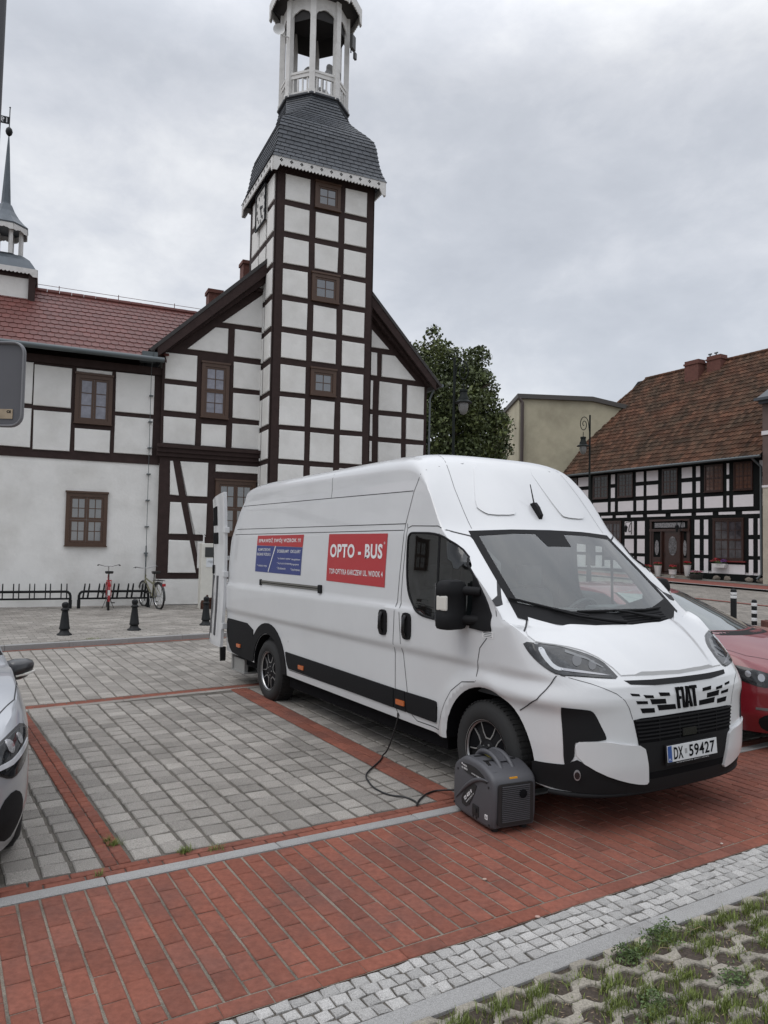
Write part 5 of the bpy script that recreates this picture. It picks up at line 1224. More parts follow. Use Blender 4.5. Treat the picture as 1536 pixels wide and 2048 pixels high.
for k,(a,b) in enumerate((('* do chodzenia i czytania','* dwuogniskowe'),('* do pracy przy komputerze','* progresywne'),('* dla kierowców','* fotochromowe'))):
    w=(.36,.40,.25)[k]; ptext(pb,a,-3.78+w/2-.02,1.69-k*.055,w,.030,.001); ptext(pb,b,-3.29+(-.01,-.02,0)[k],1.685-k*.055,(.25,.22,.24)[k],.030,.001)
VC.strip('poster_line',[[(-3.87,1.835),(-4.06,1.525)]],'R',M_PW2,pb,w=.018,off=.005)
# ---- nose details

def mir(pts): return [(-a,b) for a,b in pts]
HLo=[(-.604,1.196),(-.408,1.189),(-.249,1.168),(-.09,1.142),(.029,1.116),(.145,1.079),(.225,1.03),(.297,.978),(.136,.985),(-.075,.998),(-.266,.999),(-.364,1.029),(-.463,1.076),(-.545,1.132)]
def inset_poly(p,k): 
    c=sum((Vector(q) for q in p),Vector((0,0)))/len(p); return [c+(Vector(q)-c)*k for q in p]
for pl in ('G','GL'):
    hl_=P_('headlight',chaikin(HLo,1),pl,mat('black lamp housing',(.012,.012,.013),.35,coat=.5),off=.004,thick=.006,cell=.03)
    VC.patch('lamp_lens',chaikin(inset_poly(HLo,.93),1),pl,M_LENS,hl_,off=.009,thick=.003,cell=.03)
    VC.patch('daytime_light',chaikin([(-.455,1.165),(-.40,1.10),(-.31,1.04),(-.24,1.028),(-.20,1.04),(-.29,1.06),(-.355,1.11),(-.40,1.168)],1),pl,mat('pale lamp strip',(.50,.52,.54),.15,coat=.6),hl_,off=.013,thick=.003,cell=.03)
    VC.patch('chrome_trim',[(-.26,1.035),(-.05,1.02),(.14,1.005),(.22,1.0),(.14,1.013),(-.05,1.033),(-.25,1.05)],pl,mat('lamp chrome',(.28,.28,.29),.2,metal=.9),hl_,off=.013,thick=.002,cell=.03)
    for a,b,r in ((-.09,1.09,.034),(.05,1.062,.028)):
        VC.patch('projector',[(a+r*1.3*math.cos(k*PI/6),b+r*math.sin(k*PI/6)) for k in range(12)],pl,mat('projector glass',(.055,.058,.064),.08,coat=.4,ior=1.5),hl_,off=.013,thick=.003,cell=.03)
    VC.patch('lamp_divider',[(-.20,1.15),(.0,1.105),(.15,1.05),(.15,1.043),(.0,1.093),(-.2,1.135)],pl,mat('lamp grey strip',(.16,.165,.17),.3),hl_,off=.013,thick=.002,cell=.03)
    P_('bumper_vent',chaikin([(-.24,.80),(-.215,.803),(-.02,.797),(.04,.79),(.075,.76),(.115,.70),(.17,.625),(.16,.602),(-.10,.590),(-.113,.56),(-.113,.50),(-.13,.47),(-.188,.43),(-.21,.45),(-.217,.613)],1),pl,M_BP,off=.005,thick=.008,cell=.03)
    P_('front_skirt',[(-.50,.41),(-.47,.42),(-.21,.435),(-.09,.474),(.0,.445),(.13,.397),(.325,.335),(.50,.315),(.50,.252),(.2,.256),(-.1,.262),(-.3,.268),(-.45,.275),(-.50,.30)],pl,M_BP,off=.008,thick=.012,cell=.04)
    fg=P_('fog_lamp',[(-.09+.030*math.cos(k*PI/8),.378+.034*math.sin(k*PI/8)) for k in range(16)],pl,mat('fog lamp silver',(.35,.35,.36),.3,metal=.3),off=.022,thick=.012)
    VC.patch('fog_lens',[(-.09+.024*math.cos(k*PI/8),.378+.024*math.sin(k*PI/8)) for k in range(16)],pl,M_LENS,fg,off=.026,thick=.004)
for f in (lambda p:p,mir):
    P_('bumper_corner',f(chaikin([(-.868,.587),(-.80,.595),(-.709,.597),(-.60,.575),(-.452,.560),(-.425,.47),(-.405,.36),(-.395,.305),(-.45,.305),(-.583,.335),(-.736,.39),(-.855,.473)],1)),'F',M_VAN,off=lambda a,b:.008+.020*max(0,min(1,(.868-abs(a))/.2)),thick=.045,cell=.03)
    for q in ([(-.525,.892),(-.455,.884),(-.450,.870),(-.515,.876)],[(-.418,.876),(-.335,.868),(-.330,.850),(-.405,.856)],[(-.278,.882),(-.178,.874),(-.172,.853),(-.268,.858)],[(-.488,.842),(-.392,.835),(-.388,.817),(-.478,.822)],[(-.366,.846),(-.222,.837),(-.215,.806),(-.352,.812)],[(-.456,.793),(-.334,.787),(-.330,.758),(-.440,.762)],[(-.305,.803),(-.128,.795),(-.122,.763),(-.292,.768)]):
        P_('bumper_slot',f(q),'F',M_DK,off=.003,thick=.004,cell=.05)
gr_=P_('grille',[(-.515,.722),(-.45,.730),(0,.734),(.45,.730),(.515,.722),(.48,.57),(-.48,.57)],'F',M_DK,off=.003,thick=.005)
for k in range(6):
    z=.592+k*.024; w=.475+.03*(z-.57)/.15; VC.patch('grille_slat',[(-w,z),(w,z),(w,z+.009),(-w,z+.009)],'F',M_BP,gr_,off=.013,thick=.012,cell=.08)
for y in (-.3,-.1,.1,.3): VC.patch('grille_bar',[(y-.004,.575),(y+.004,.575),(y+.004,.72),(y-.004,.72)],'F',M_BP,gr_,off=.010,thick=.006)
VC.patch('radar_cover',rrect(-.085,.06,.585,.635,.008,2),'F',mat('gloss black plastic',(.01,.01,.011),.25),gr_,off=.020,thick=.012)
P_('lower_bumper',[(-.478,.570),(.478,.570),(.445,.42),(.43,.33),(.55,.31),(.55,.252),(0,.247),(-.55,.252),(-.55,.31),(-.43,.33),(-.445,.42)],'F',M_BP,off=.008,thick=.012)
P_('bumper_lip_recess',[(-.40,.375),(.40,.375),(.40,.33),(-.40,.33)],'F',M_DK,off=.010,thick=.003)
P_('hood_edge_trim',[(-.53,.968),(-.3,.962),(0,.960),(.3,.962),(.53,.968),(.50,.945),(.3,.930),(0,.926),(-.3,.930),(-.50,.945)],'F',M_BP,off=.004,thick=.006,cell=.04)
bgl=link('badge',None,van)
def badge_letter(polys):
    bm=B()
    for poly in polys:
        t_=[(y+.10*(.832-z)*.25,z) for y,z in poly]; top=[]; low=[]
        for y,z in t_:
            p,d=VC.at('F',y,z); top.append(bm.verts.new(p-d*.014)); low.append(bm.verts.new(p+d*.002))
        bm.faces.new(top); n=len(top)
        for i in range(n): bm.faces.new((top[i],top[(i+1)%n],low[(i+1)%n],low[i]))
    obj('badge_letter',bm,M_DK,bgl)
zb0,zb1=.765,.902
def rc_(y0,y1,z0,z1): return [(y0,z0),(y1,z0),(y1,z1),(y0,z1)]
badge_letter([rc_(-.108,-.090,zb0,zb1),rc_(-.090,-.068,zb1-.019,zb1),rc_(-.090,-.073,.826,.843)])
badge_letter([rc_(-.052,-.036,zb0,zb1)])
badge_letter([[(-.024,zb0),(-.008,zb0),(.010,zb1),(-.004,zb1)],[(.012,zb1),(.024,zb1-.002),(.040,zb0),(.024,zb0)],rc_(-.002,.020,.790,.803)])
badge_letter([rc_(.040,.104,zb1-.019,zb1),rc_(.063,.081,zb0,zb1-.019)])
bm=B(); tube(bm,[V3(.2+(.905-.2)*math.sin(a)**(2/3.3),-.975*math.copysign(abs(math.cos(a))**(2/3.3),math.cos(a)),.243) for a in [R_(22+k*4) for k in range(35)]],.017,8); obj('front_lip',bm,M_BP,van,smooth=60)
pm=Matrix.Translation((.985,0,.478))@Matrix.Rotation(R_(-4),4,'Y')
bm=B(); box(bm,-.012,.0,-.268,.268,-.066,.066,pm,bev=.004); pf_=obj('plate_holder',bm,M_BP,van)
bm=B(); box(bm,0,.005,-.26,.26,-.046,.060,pm,bev=.002); pl_=obj('number_plate',bm,mat('plate white',(.60,.61,.62),.35,coat=.5),pf_)
bm=B(); box(bm,.0045,.0062,-.258,-.218,-.044,.058,pm); obj('plate_blue_band',bm,mat('plate blue',(.02,.07,.25),.4),pl_)
def plt(s,y,z,w,h,m,b=.0,d=.0068):
    bm=fit_text(text_bm(s,.1,b),w,h)
    bmesh.ops.transform(bm,matrix=pm@Matrix.Translation((d,y,z))@Matrix(((0,0,1,0),(1,0,0,0),(0,1,0,0),(0,0,0,1))),verts=bm.verts[:]); return obj('plate_characters',bm,m,pl_)
plt('DX',-.152,.007,.095,.078,M_DK,.002); plt('59427',.095,.007,.275,.078,M_DK,.002); plt('PL',-.238,-.028,.022,.014,M_PW2)
bm=B(); box(bm,.005,.0065,-.085,-.062,-.006,.026,pm); obj('plate_sticker',bm,mat('grey sticker',(.3,.3,.3),.5),pl_)
plt('autoryzowany salon i serwis',.0,-.0555,.34,.009,M_PW2,0,.001)
# hood
def hood_off(x,y):
    e=.66-.24*max(0,(x-.25))/.6; return .010+.018*max(0,min(1,(e-abs(y))/.05))*min(1,max(0,(x-.22)/.2))
hd_h=[(.24,-.80),(.271,-.822),(.367,-.93),(.41,-.955),(.463,-.935),(.515,-.82),(.564,-.733),(.62,-.655),(.694,-.590),(.78,-.545),(.838,-.528),(.858,-.40),(.872,-.26)]
P_('hood',hd_h+[(.882,0)]+[(a,-b) for a,b in hd_h[::-1]]+[(.37,.62),(.455,.35),(.488,0),(.455,-.35),(.37,-.62)],'T',M_VAN,off=hood_off,thick=.01,cell=.03,smooth=22)
# gaps on the nose, and one crease's painted shade
VC.strip('hood_gap',[[(.225,-.80),(.262,-.832),(.360,-.943),(.41,-.975)],[(.225,.80),(.262,.832),(.360,.943),(.41,.975)]],'T',M_GAP,van,w=.012)
for pl in 'RL': VC.strip('bumper_shadow_line',[[(.647,.995),(.601,.902),(.555,.834),(.45,.772),(.372,.728)]],pl,M_GAP,van,w=.007,off=.004,dens=.02)
for f in (lambda p:p,mir): VC.strip('bumper_shadow_line',[f([(-.905,.999),(-.765,.955),(-.70,.928),(-.625,.893),(-.575,.85),(-.545,.80),(-.52,.727)])],'F',M_GAP,van,w=.004)  # seam at the top, then a crease's shading drawn as dark strip
# cowl vents, wipers
for k in range(4): P_('cowl_vent',[(.0,1.275+k*.016),(.55,1.290+k*.016),(.55,1.297+k*.016),(.0,1.283+k*.016)],'F',M_DK,off=.012,thick=.003)
def surf(pl,pts,off): return [ (lambda p,d:p-d*off)(*VC.at(pl,a,b)) for a,b in pts]
for arm,blade in (([(-.04,1.295),(-.20,1.312),(-.427,1.345),(-.60,1.395)],[(-.86,1.468),(-.72,1.43),(-.60,1.398),(-.45,1.365),(-.33,1.345)]),([(.40,1.31),(.25,1.33),(.05,1.365),(-.06,1.375)],[(-.40,1.372),(-.2,1.372),(0,1.372),(.3,1.367),(.55,1.375)]),):
    bm=B(); tube(bm,surf('F',arm,.045),[.016,.012,.009,.007],8); wa=obj('wiper_arm',bm,M_BP,van,smooth=50)
    bm=B(); tube(bm,surf('F',blade,.028),.010,6); obj('wiper_blade',bm,M_BP,wa,smooth=50)
for f in (lambda p:p,mir):
    P_('roof_swage',f(chaikin([(-.62,2.175),(-.585,2.13),(-.53,2.105),(-.29,2.112),(-.262,2.14),(-.235,2.30),(-.215,2.58),(-.40,2.58),(-.53,2.35)],1)),'F',M_VAN,off=lambda a,b:.003+.011*max(0,min(1,(2.55-b)/.4)),thick=.008,cell=.04)
for pl in 'RL': VC.strip('roof_gap',[[(-1.10,-.64),(-1.0,-.655),(-.747,-.724),(-.6,-.742),(-.474,-.752)] if pl=='R' else [(-1.10,.64),(-1.0,.655),(-.747,.724),(-.6,.742),(-.474,.752)]],'T',M_GAP,van,w=.004)
bm=B(); p0,_=VC.at('F',-.02,2.09); p1,_=VC.at('F',-.02,2.20)
prism(bm,[(p0.x+.005,p0.z-.01),(p0.x+.02,p0.z+.03),(p0.x-.02,p0.z+.10),(p1.x+.035,p1.z+.03),(p1.x-.01,p1.z+.02),(p1.x-.01,p1.z-.01)],lambda a,b,d:V3(a,d-.02,b),-.018,.018); tube(bm,[V3(p1.x+.025,-.02,p1.z+.0),V3(p1.x-.03,-.02,p1.z+.19)],[.007,.004],6); obj('roof_antenna',bm,M_BP,van)
st=P_('homologation_sticker',rrect(.0,.125,1.182,1.228,.008,2),'R',M_PW2,off=.003,thick=0)
for z,w in ((1.217,.10),(1.205,.085),(1.193,.095)): VC.strip('sticker_print',[[(.0625-w/2,z),(.0625+w/2,z)]],'R',M_GUT,st,w=.004,off=.0045)
# mirrors
for s in (-1,1):
    Mk=Matrix.Translation((-.21,s*1.145,0))@Matrix.Rotation(s*R_(-8),4,'Z')
    mr_=link('door_mirror',None,van)
    bm=B()
    def msec(z,k):
        w,d=.120*k,.078*k; return [Mk@V3(d*math.copysign(abs(math.cos(t*PI/10))**.6,math.cos(t*PI/10)),w*math.copysign(abs(math.sin(t*PI/10))**.55,math.sin(t*PI/10)),z) for t in range(20)]
    lev=[(1.225,.72),(1.232,.9),(1.25,.98),(1.29,1.0),(1.335,1.0),(1.342,.955),(1.475,.955),(1.482,1.0),(1.515,1.0),(1.55,.94),(1.577,.78),(1.587,.5)]
    rr=[[bm.verts.new(p) for p in msec(z,k)] for z,k in lev]
    for i in range(len(rr)-1):
        for k in range(20): bm.faces.new((rr[i][k],rr[i][(k+1)%20],rr[i+1][(k+1)%20],rr[i+1][k]))
    bm.faces.new(rr[0][::-1]); bm.faces.new(rr[-1]); obj('mirror_housing',bm,M_BP,mr_,smooth=40)
    for z in (1.30,1.51): bm=B(); tube(bm,[V3(-.20,s*1.10,z),V3(-.06,s*.99,z-.005)],.034,10); obj('mirror_arm',bm,M_BP,mr_,smooth=50)
    bm=B(); box(bm,.045,.080,s*.060-.045 if s<0 else .015,s*.060+.0 if s<0 else .115,1.355,1.475,Mk,bev=.012) if 0 else box(bm,-.04,.06,min(s*.085,s*.116),max(s*.085,s*.116),1.365,1.475,Mk,bev=.012); obj('mirror_indicator',bm,mat('clear indicator',(.62,.60,.55),.15,coat=.8),mr_)
    bm=B(); box(bm,-.078,-.074,-.09,.09,1.28,1.56,Mk); obj('mirror_glass',bm,M_CHR,mr_)
# wheels
for x,sd_ in ((0,-1),(0,1),(-4.035,-1),(-4.035,1)): wheel(van,(x,sd_*.872,.36),sd_)
# open rear door
rd=link('rear_door',None,van); bm=B(); Z=[.47,.60,1.0,1.4,1.7,1.95,2.15,2.35,2.50,2.57]; Wd=[0,.04,.2,.4,.6,.72,.76]
def dp(w,z,t):
    inn=.05*math.exp(-w/.05)*0; top=.0 if z<2.3 else (z-2.3)*.35*w
    return V3(-5.50-w*(1-.0)+lerp_tab(LT,z)*.12*0,-1.075+.035*math.sin(PI*(z-.47)/2.1)+t-(.03*math.sin(PI*min(1,w/.76)))+w*.13 ,z-top)
vo=[[bm.verts.new(dp(w,z,0)) for z in Z] for w in Wd]; vi=[[bm.verts.new(dp(w,z,.055 if .04<=w<=.72 else .04)) for z in Z] for w in Wd]
for g_ in (vo,vi):
    for i in range(len(Wd)-1):
        for j in range(len(Z)-1): bm.faces.new((g_[i][j],g_[i+1][j],g_[i+1][j+1],g_[i][j+1]))
for i in range(len(Wd)-1): 
    for j in (0,len(Z)-1): bm.faces.new((vo[i][j],vo[i+1][j],vi[i+1][j],vi[i][j]))
for j in range(len(Z)-1):
    for i in (0,len(Wd)-1): bm.faces.new((vo[i][j],vo[i][j+1],vi[i][j+1],vi[i][j]))
obj('door_skin',bm,M_VAN,rd,smooth=35)
def dpan(name,w0,w1,z0,z1,m,o=.008):
    bm=B(); n=4; r0=None
    for k in range(n+1):
        z=z0+(z1-z0)*k/n; a,b,c,d=[bm.verts.new(dp(w,z,t)) for w,t in ((w0,-o),(w1,-o),(w1,.01),(w0,.01))]
        if r0:
            for i in range(4): bm.faces.new((r0[i],r0[(i+1)%4],(a,b,c,d)[(i+1)%4],(a,b,c,d)[i]))
        else: bm.faces.new((a,b,c,d))
        r0=(a,b,c,d)
    bm.faces.new(r0); return obj(name,bm,m,rd)
dpan('door_window',.34,.66,2.12,2.40,M_DK); dpan('door_window',.30,.64,1.86,2.02,M_DK); dpan('door_lower_panel',.26,.70,.60,1.42,mat('dark grey door trim',(.055,.055,.06),.6))
dpan('door_handle',.56,.70,1.44,1.56,M_BP,.02); dpan('door_seal',.735,.765,.50,2.2,M_BP,.004)
bm=B()
for z in (.75,1.45,2.05): box(bm,-5.56,-5.47,-1.06,-.99,z-.04,z+.04,bev=.008)
obj('door_hinge',bm,M_VAN,rd)
bm=B(); box(bm,-5.54,-5.50,-1.0,-.93,1.64,1.70); obj('door_latch',bm,M_CHR,rd)
bm=B(); prism(bm,[(-5.56,.47),(-5.50,.47),(-5.50,.30),(-5.53,.28)],lambda a,b,d:V3(a,d,b),-1.06,-.99); obj('door_buffer',bm,M_BP,rd)
# underbody boxes widened to block light beneath the van, step, exhaust
bm=B(); box(bm,-5.3,-4.55,-.90,.90,.30,.44); box(bm,-3.52,-.52,-.93,.93,.25,.42); box(bm,-4.55,-3.55,-.6,.6,.3,.5); box(bm,-.5,.7,-.60,.60,.20,.55); obj('chassis_light_block',bm,M_DK,van)
bm=B(); box(bm,-5.35,-4.95,-.93,-.88,.20,.36); box(bm,-5.38,-4.9,-.95,-.6,.185,.20); box(bm,-5.38,-5.34,-.95,-.6,.2,.4); obj('rear_step',bm,mat('galvanised bracket',(.35,.35,.34),.45,metal=.5),van)
# cab interior
M_INT=mat('dark grey cab trim',(.075,.080,.085),.7); M_SEAT=mat('seat fabric',(.045,.047,.053),.9)
bm=B(); prism(bm,[(-.35,.75),(.10,.75),(.12,1.18),(.28,1.27),(.05,1.33),(-.22,1.27),(-.36,1.15)],lambda a,b,d:V3(a,d,b),-.88,.88); box(bm,-.30,-.02,-.25,.12,1.28,1.345,bev=.02); box(bm,-.20,.10,.22,.62,1.30,1.37,bev=.03); obj('dashboard',bm,M_INT,van)
bm=B(); c=V3(-.45,.42,1.24); Mk=Matrix.Translation(c)@Matrix.Rotation(R_(-58),4,'Y')
tube(bm,[Mk@V3(.19*math.cos(a*PI/16),.19*math.sin(a*PI/16),0) for a in range(32)],.016,8,closed=True)
for a in (0,PI*.75,PI*1.25): tube(bm,[Mk@V3(0,0,-.01),Mk@V3(.185*math.cos(a+PI),.185*math.sin(a+PI),0)],.018,6)
lathe(bm,[(.06,-.03),(.065,0),(.05,.02)],Mk,14); tube(bm,[c,V3(-.2,.42,1.1)],.03,8); obj('steering_wheel',bm,mat('grey wheel leather',(.05,.052,.055),.5),van,smooth=50)
for y,w in ((.45,.23),(-.42,.43)):
    bm=B(); prism(bm,[(-1.12,.75),(-.98,.72),(-1.0,1.1),(-1.04,1.40),(-1.12,1.46),(-1.15,1.40)],lambda a,b,d:V3(a,d,b),y-w,y+w); prism(bm,[(-1.1,.66),(-.55,.68),(-.55,.80),(-1.05,.82)],lambda a,b,d:V3(a,d,b),y-w,y+w)
    for yy in ((y,) if w<.3 else (y-.2,y+.2)): box(bm,-1.16,-1.07,yy-.13,yy+.13,1.49,1.68,bev=.03); tube(bm,[V3(-1.12,yy-.05,1.4),V3(-1.12,yy-.05,1.5)],.008,5)
    obj('seat',bm,M_SEAT,van,smooth=30)
bm=B(); box(bm,-1.24,-1.19,-.88,.88,.6,1.95); obj('bulkhead',bm,mat('pale grey bulkhead',(.32,.34,.35),.7),van)
# ------------------------------------------------------------------ parked cars
def make_car(root,col_mat,side_glass,HLp,intake,drl,L_tail=-3.25,Wc=.89,roofz=1.43,x0=-.42,nose=.86,hoodz=.98,frontz=.74,plate=None,grille=None,lens_parts=None,n_plan=4.3,beltk=.42,spk='car'):
    WTc=[(.2,Wc-.05),(.35,Wc-.01),(.55,Wc),(.75,Wc-.005),(.80,Wc-.012),(.92,Wc-.045),(.97,Wc-.07),(roofz-.08,Wc-.07-(roofz-1.05)*beltk),(roofz,Wc-.12-(roofz-1.05)*beltk)]
    def Wf(x,z):
        w=sm_tab(WTc,z,.02); w+=v_flare(x,z,0,.32,.022,.37,.07)*(z<.8); w+=v_flare(x,z,-2.55,.32,.022,.37,.07)*(z<.8)
        w-=.06*max(0,(-2.6-x)/.7)**2; return w
    ZSc=[(L_tail,.95),(L_tail+.25,1.05),(L_tail+.9,roofz-.10),(-1.6,roofz-.05),(-1.25,roofz-.09),(x0,hoodz)]
    CZc=[(L_tail,1.0),(L_tail+.35,1.15),(L_tail+1.0,roofz-.03),(-2.0,roofz),(-1.35,roofz-.01),(-1.05,roofz-.07),(x0+.30,hoodz+.04)]
    xs=[L_tail+(x0-L_tail)*i/60 for i in range(61)]
    XFc=[(.15,nose-.10),(.22,nose-.05),(.35,nose),(.55,nose),(.66,nose-.02),(frontz,nose-.07),(.85,nose-.22),(hoodz,nose-.5)]
    bm=shell(xs,lambda x:.20,lambda x:sm_tab(ZSc,x,.04),lambda x:sm_tab(CZc,x,.06),lambda x:lerp_tab([(-2.2,0),(-1.2,.16),(x0,.30)],x),Wf,
        lambda x,z:0.0,lambda x:2.5,lambda z:lerp_tab(XFc,z),n_plan,lambda t:sm_tab([(0,hoodz),(.2,hoodz-.04),(.4,hoodz-.11),(.6,frontz+.05),(.8,frontz+.01),(1,frontz)],t,.04),lambda t:.20-.04*t,K=34,M=22,H=14,hoodk=.42)
    C=Caster(bm); body=obj('body',bm,[col_mat,M_DK],root)
    boolean(body,[cyl_y(0,.32,.365,-1.2,-.55),cyl_y(0,.32,.365,.55,1.2),cyl_y(-2.55,.32,.365,-1.2,-.55),cyl_y(-2.55,.32,.365,.55,1.2)])
    body.data.polygons.foreach_set('use_smooth',[True]*len(body.data.polygons)); body.data.set_sharp_from_angle(angle=R_(30))
    wb=hoodz+.045
    C.patch('windscreen',[(-.74,wb+.03),(-.4,wb-.005),(0,wb-.01),(.4,wb-.005),(.74,wb+.03),(.56,roofz-.08),(.3,roofz-.055),(0,roofz-.05),(-.3,roofz-.055),(-.56,roofz-.08)],'F',mat('car windscreen',(.10,.125,.12),.04,coat=1,ior=1.7,noise_amt=.3,nscale=1.5),root,off=.003,thick=.004)
    C.patch('windscreen_frame',[(-.76,wb+.03),(-.4,wb-.01),(0,wb-.015),(.4,wb-.01),(.76,wb+.03),(.72,wb+.0),(.4,wb-.035),(0,wb-.04),(-.4,wb-.035),(-.72,wb)],'F',M_BP,root,off=.006,thick=.006)
    for s in (-1,1): C.patch('pillar_trim',[(s*.74,wb+.03),(s*.56,roofz-.08),(s*.585,roofz-.075),(s*.78,wb+.03)],'F',M_BP,root,off=.006,thick=.005)
    for pl in 'RL':
        C.patch('side_window',chaikin(side_glass,1),pl,mat('tinted car glass',(.012,.013,.014),.04,coat=1,ior=1.6),root,off=.003,thick=.003)
        C.strip('panel_gap',[[(-.60,hoodz-.02),(-.62,.6),(-.55,.24),(-1.55,.24),(-1.58,.6),(-1.57,1.0)],[(-1.57,.24),(-2.25,.24),(-2.35,.6),(-2.6,.95)]],pl,M_GAP,root,w=.006)
        C.patch('door_handle',rrect(-1.50,-1.33,.83,.855,.01,2),pl,col_mat,root,off=.02,thick=.02)
        C.patch('sill_trim',[(-.42,.20),(-2.15,.20),(-2.15,.25),(-.42,.25)],pl,M_BP,root,off=.006,thick=.006)
    for pl in ('G','GL'):
        hl=C.patch('headlight',chaikin(HLp,1),pl,mat('black lamp housing',(.012,.012,.013),.35,coat=.5),root,off=.004,thick=.006,cell=.03)
        C.patch('lamp_lens',chaikin(inset_poly(HLp,.9),1),pl,M_LENS,hl,off=.009,thick=.003,cell=.03)
        for a,b,r in lens_parts: C.patch('projector',[(a+r*1.2*math.cos(k*PI/6),b+r*math.sin(k*PI/6)) for k in range(12)],pl,mat('lamp reflector',(.42,.42,.43),.12,metal=.9),hl,off=.013,thick=.003,cell=.03)
        C.patch('bumper_intake',chaikin(intake,1),pl,M_BP,root,off=.005,thick=.006,cell=.03)
        for d in drl: C.patch('daytime_light',d,pl,mat('chrome light strip',(.50,.51,.53),.15,coat=.7),hl,off=.014,thick=.004,cell=.03)
    C.strip('hood_gap',[[(x0+.02,-.82),(x0+.35,-.83),(.25,-.79),(.50,-.66),(nose-.18,-.35),(nose-.13,0),(nose-.18,.35),(.50,.66),(.25,.79),(x0+.35,.83),(x0+.02,.82)]],'T',M_GAP,root,w=.007)
    C.patch('lower_grille',[(-.45,.40),(.45,.40),(.40,.24),(-.40,.24)],'F',M_BP,root,off=.004,thick=.005)
    C.patch('upper_grille',[(-.42,.62),(.42,.62),(.36,.55),(-.36,.55)],'F',M_BP,root,off=.004,thick=.005)
    for s in (-1,1):
        m_=link('door_mirror',None,root); Mk=Matrix.Translation((x0-.36,s*(Wc-.015),.925))
        bm=B(); lev=[(-.085,.45,.6),(-.07,.75,.85),(-.03,.98,1),(.0,1,1),(.03,.97,.95),(.055,.8,.8),(.07,.45,.5)]
        rr=[]
        for z,kw,kd in lev:
            rr.append([bm.verts.new(Mk@V3(.085*kd*math.cos(t*PI/9)*(1 if math.cos(t*PI/9)>0 else .6)+.0,s*(.105*kw*math.sin(t*PI/9)+.03*(z+.07)/.14),z*.9)) for t in range(18)])
        for i in range(len(rr)-1):
            for k in range(18): bm.faces.new((rr[i][k],rr[i][(k+1)%18],rr[i+1][(k+1)%18],rr[i+1][k]))
        bm.faces.new(rr[0]); bm.faces.new(rr[-1]); obj('mirror_housing',bm,paint('gloss black paint',(.012,.012,.014)),m_,smooth=50)
        bm=B(); tube(bm,[V3(x0-.34,s*(Wc-.02),.88),V3(x0-.30,s*(Wc-.09),.90)],[.03,.035],8); obj('mirror_arm',bm,M_BP,m_,smooth=50)
        bm=B(); tube(bm,[Mk@V3(.075,s*.0,-.045),Mk@V3(.070,s*.07,-.035),Mk@V3(.03,s*.125,-.02)],[.009,.010,.006],6); obj('mirror_indicator',bm,MATS['clear indicator'],m_,smooth=50)
    for x,sd_ in ((0,-1),(0,1),(-2.55,-1),(-2.55,1)): wheel(root,(x,sd_*(Wc-.135),.315),sd_,r=.315,w=.2,rim=.215,style='car')
    bm=B(); box(bm,-3.0,.6,-.6,.6,.14,.28); obj('underbody',bm,M_DK,root)
    return C
SGc=[(-.72,1.03),(-1.05,1.27),(-1.3,1.35),(-2.1,1.35),(-2.55,1.20),(-2.62,1.05),(-1.7,1.01)]
p=lot(-.375,5.06); silver=empty('silver_car',(p.x,p.y,0),(0,0,VANR-R_(.3)),label='silver hatchback parked at the left edge with a black door mirror',cat='car',group='cars parked beside the van')
make_car(silver,mat('silver car paint',(.36,.37,.39),.3,metal=.4,coat=.9),SGc,[(-.56,.74),(-.42,.81),(-.25,.80),(-.02,.76),(.22,.70),(.24,.66),(.06,.62),(-.06,.575),(-.18,.575),(-.42,.63)],[(-.30,.40),(-.24,.47),(-.12,.51),(.02,.47),(.10,.34),(-.06,.24),(-.24,.24)],[[(-.44,.70),(-.1,.645),(.15,.635),(.15,.655),(-.1,.672),(-.42,.725)]],lens_parts=[(-.12,.735,.035),(-.27,.75,.03)],nose=.86)
p=lot(7.30,4.80); red=empty('red_car',(p.x,p.y,0),(0,0,VANR),label='dark red car with clear headlights parked beyond the front of the white van',cat='car',group='cars parked beside the van')
RC=make_car(red,paint('dark red car paint',(.17,.006,.013)),SGc,[(-.62,.76),(-.45,.79),(-.2,.77),(.0,.74),(.16,.70),(.21,.665),(.10,.61),(-.05,.60),(-.25,.64),(-.5,.70)],[(-.1,.30),(.0,.36),(.16,.38),(.22,.30),(.2,.20),(-.02,.20)],[],lens_parts=[(-.05,.69,.035),(-.2,.715,.03)],Wc=.90,nose=.92,L_tail=-3.4)
for pl in ('G','GL'): RC.patch('fog_strip',[(-.12,.400),(.20,.392),(.22,.405),(.10,.418),(-.12,.420)],pl,mat('dull chrome strip',(.16,.16,.16),.35,metal=.5),red,off=.006,thick=.006,cell=.03)
# ------------------------------------------------------------------ generator
M_GEN=mat('dark grey generator plastic',(.070,.070,.077),.5,bump=.12,bscale=300)
M_GBK=mat('black generator plastic',(.014,.014,.015),.5)
p=lot(3.30,3.975); gen=empty('portable_generator',(p.x,p.y,0.006),(0,0,R_(-66)),label='dark grey suitcase generator standing on the red bricks by the front wheel of the van',cat='generator')
GP=[(-.235,.012),(.20,.012),(.255,.04),(.262,.30),(.245,.345),(.20,.375),(.13,.40),(.08,.41),(-.10,.41),(-.14,.395),(-.19,.365),(-.245,.33),(-.262,.27),(-.262,.07)]
bm=B(); GPs=chaikin(GP,1); prism(bm,GPs,lambda a,b,d:V3(a,d,b),-.168,.168)
bmesh.ops.recalc_face_normals(bm,faces=bm.faces[:]); be=[e for e in bm.edges if abs(abs(e.verts[0].co.y)-.168)<1e-5 and abs(e.verts[0].co.y-e.verts[1].co.y)<1e-5]
bmesh.ops.bevel(bm,geom=be,offset=.028,segments=4,affect='EDGES',profile=.5); obj('casing',bm,M_GEN,gen,smooth=40)
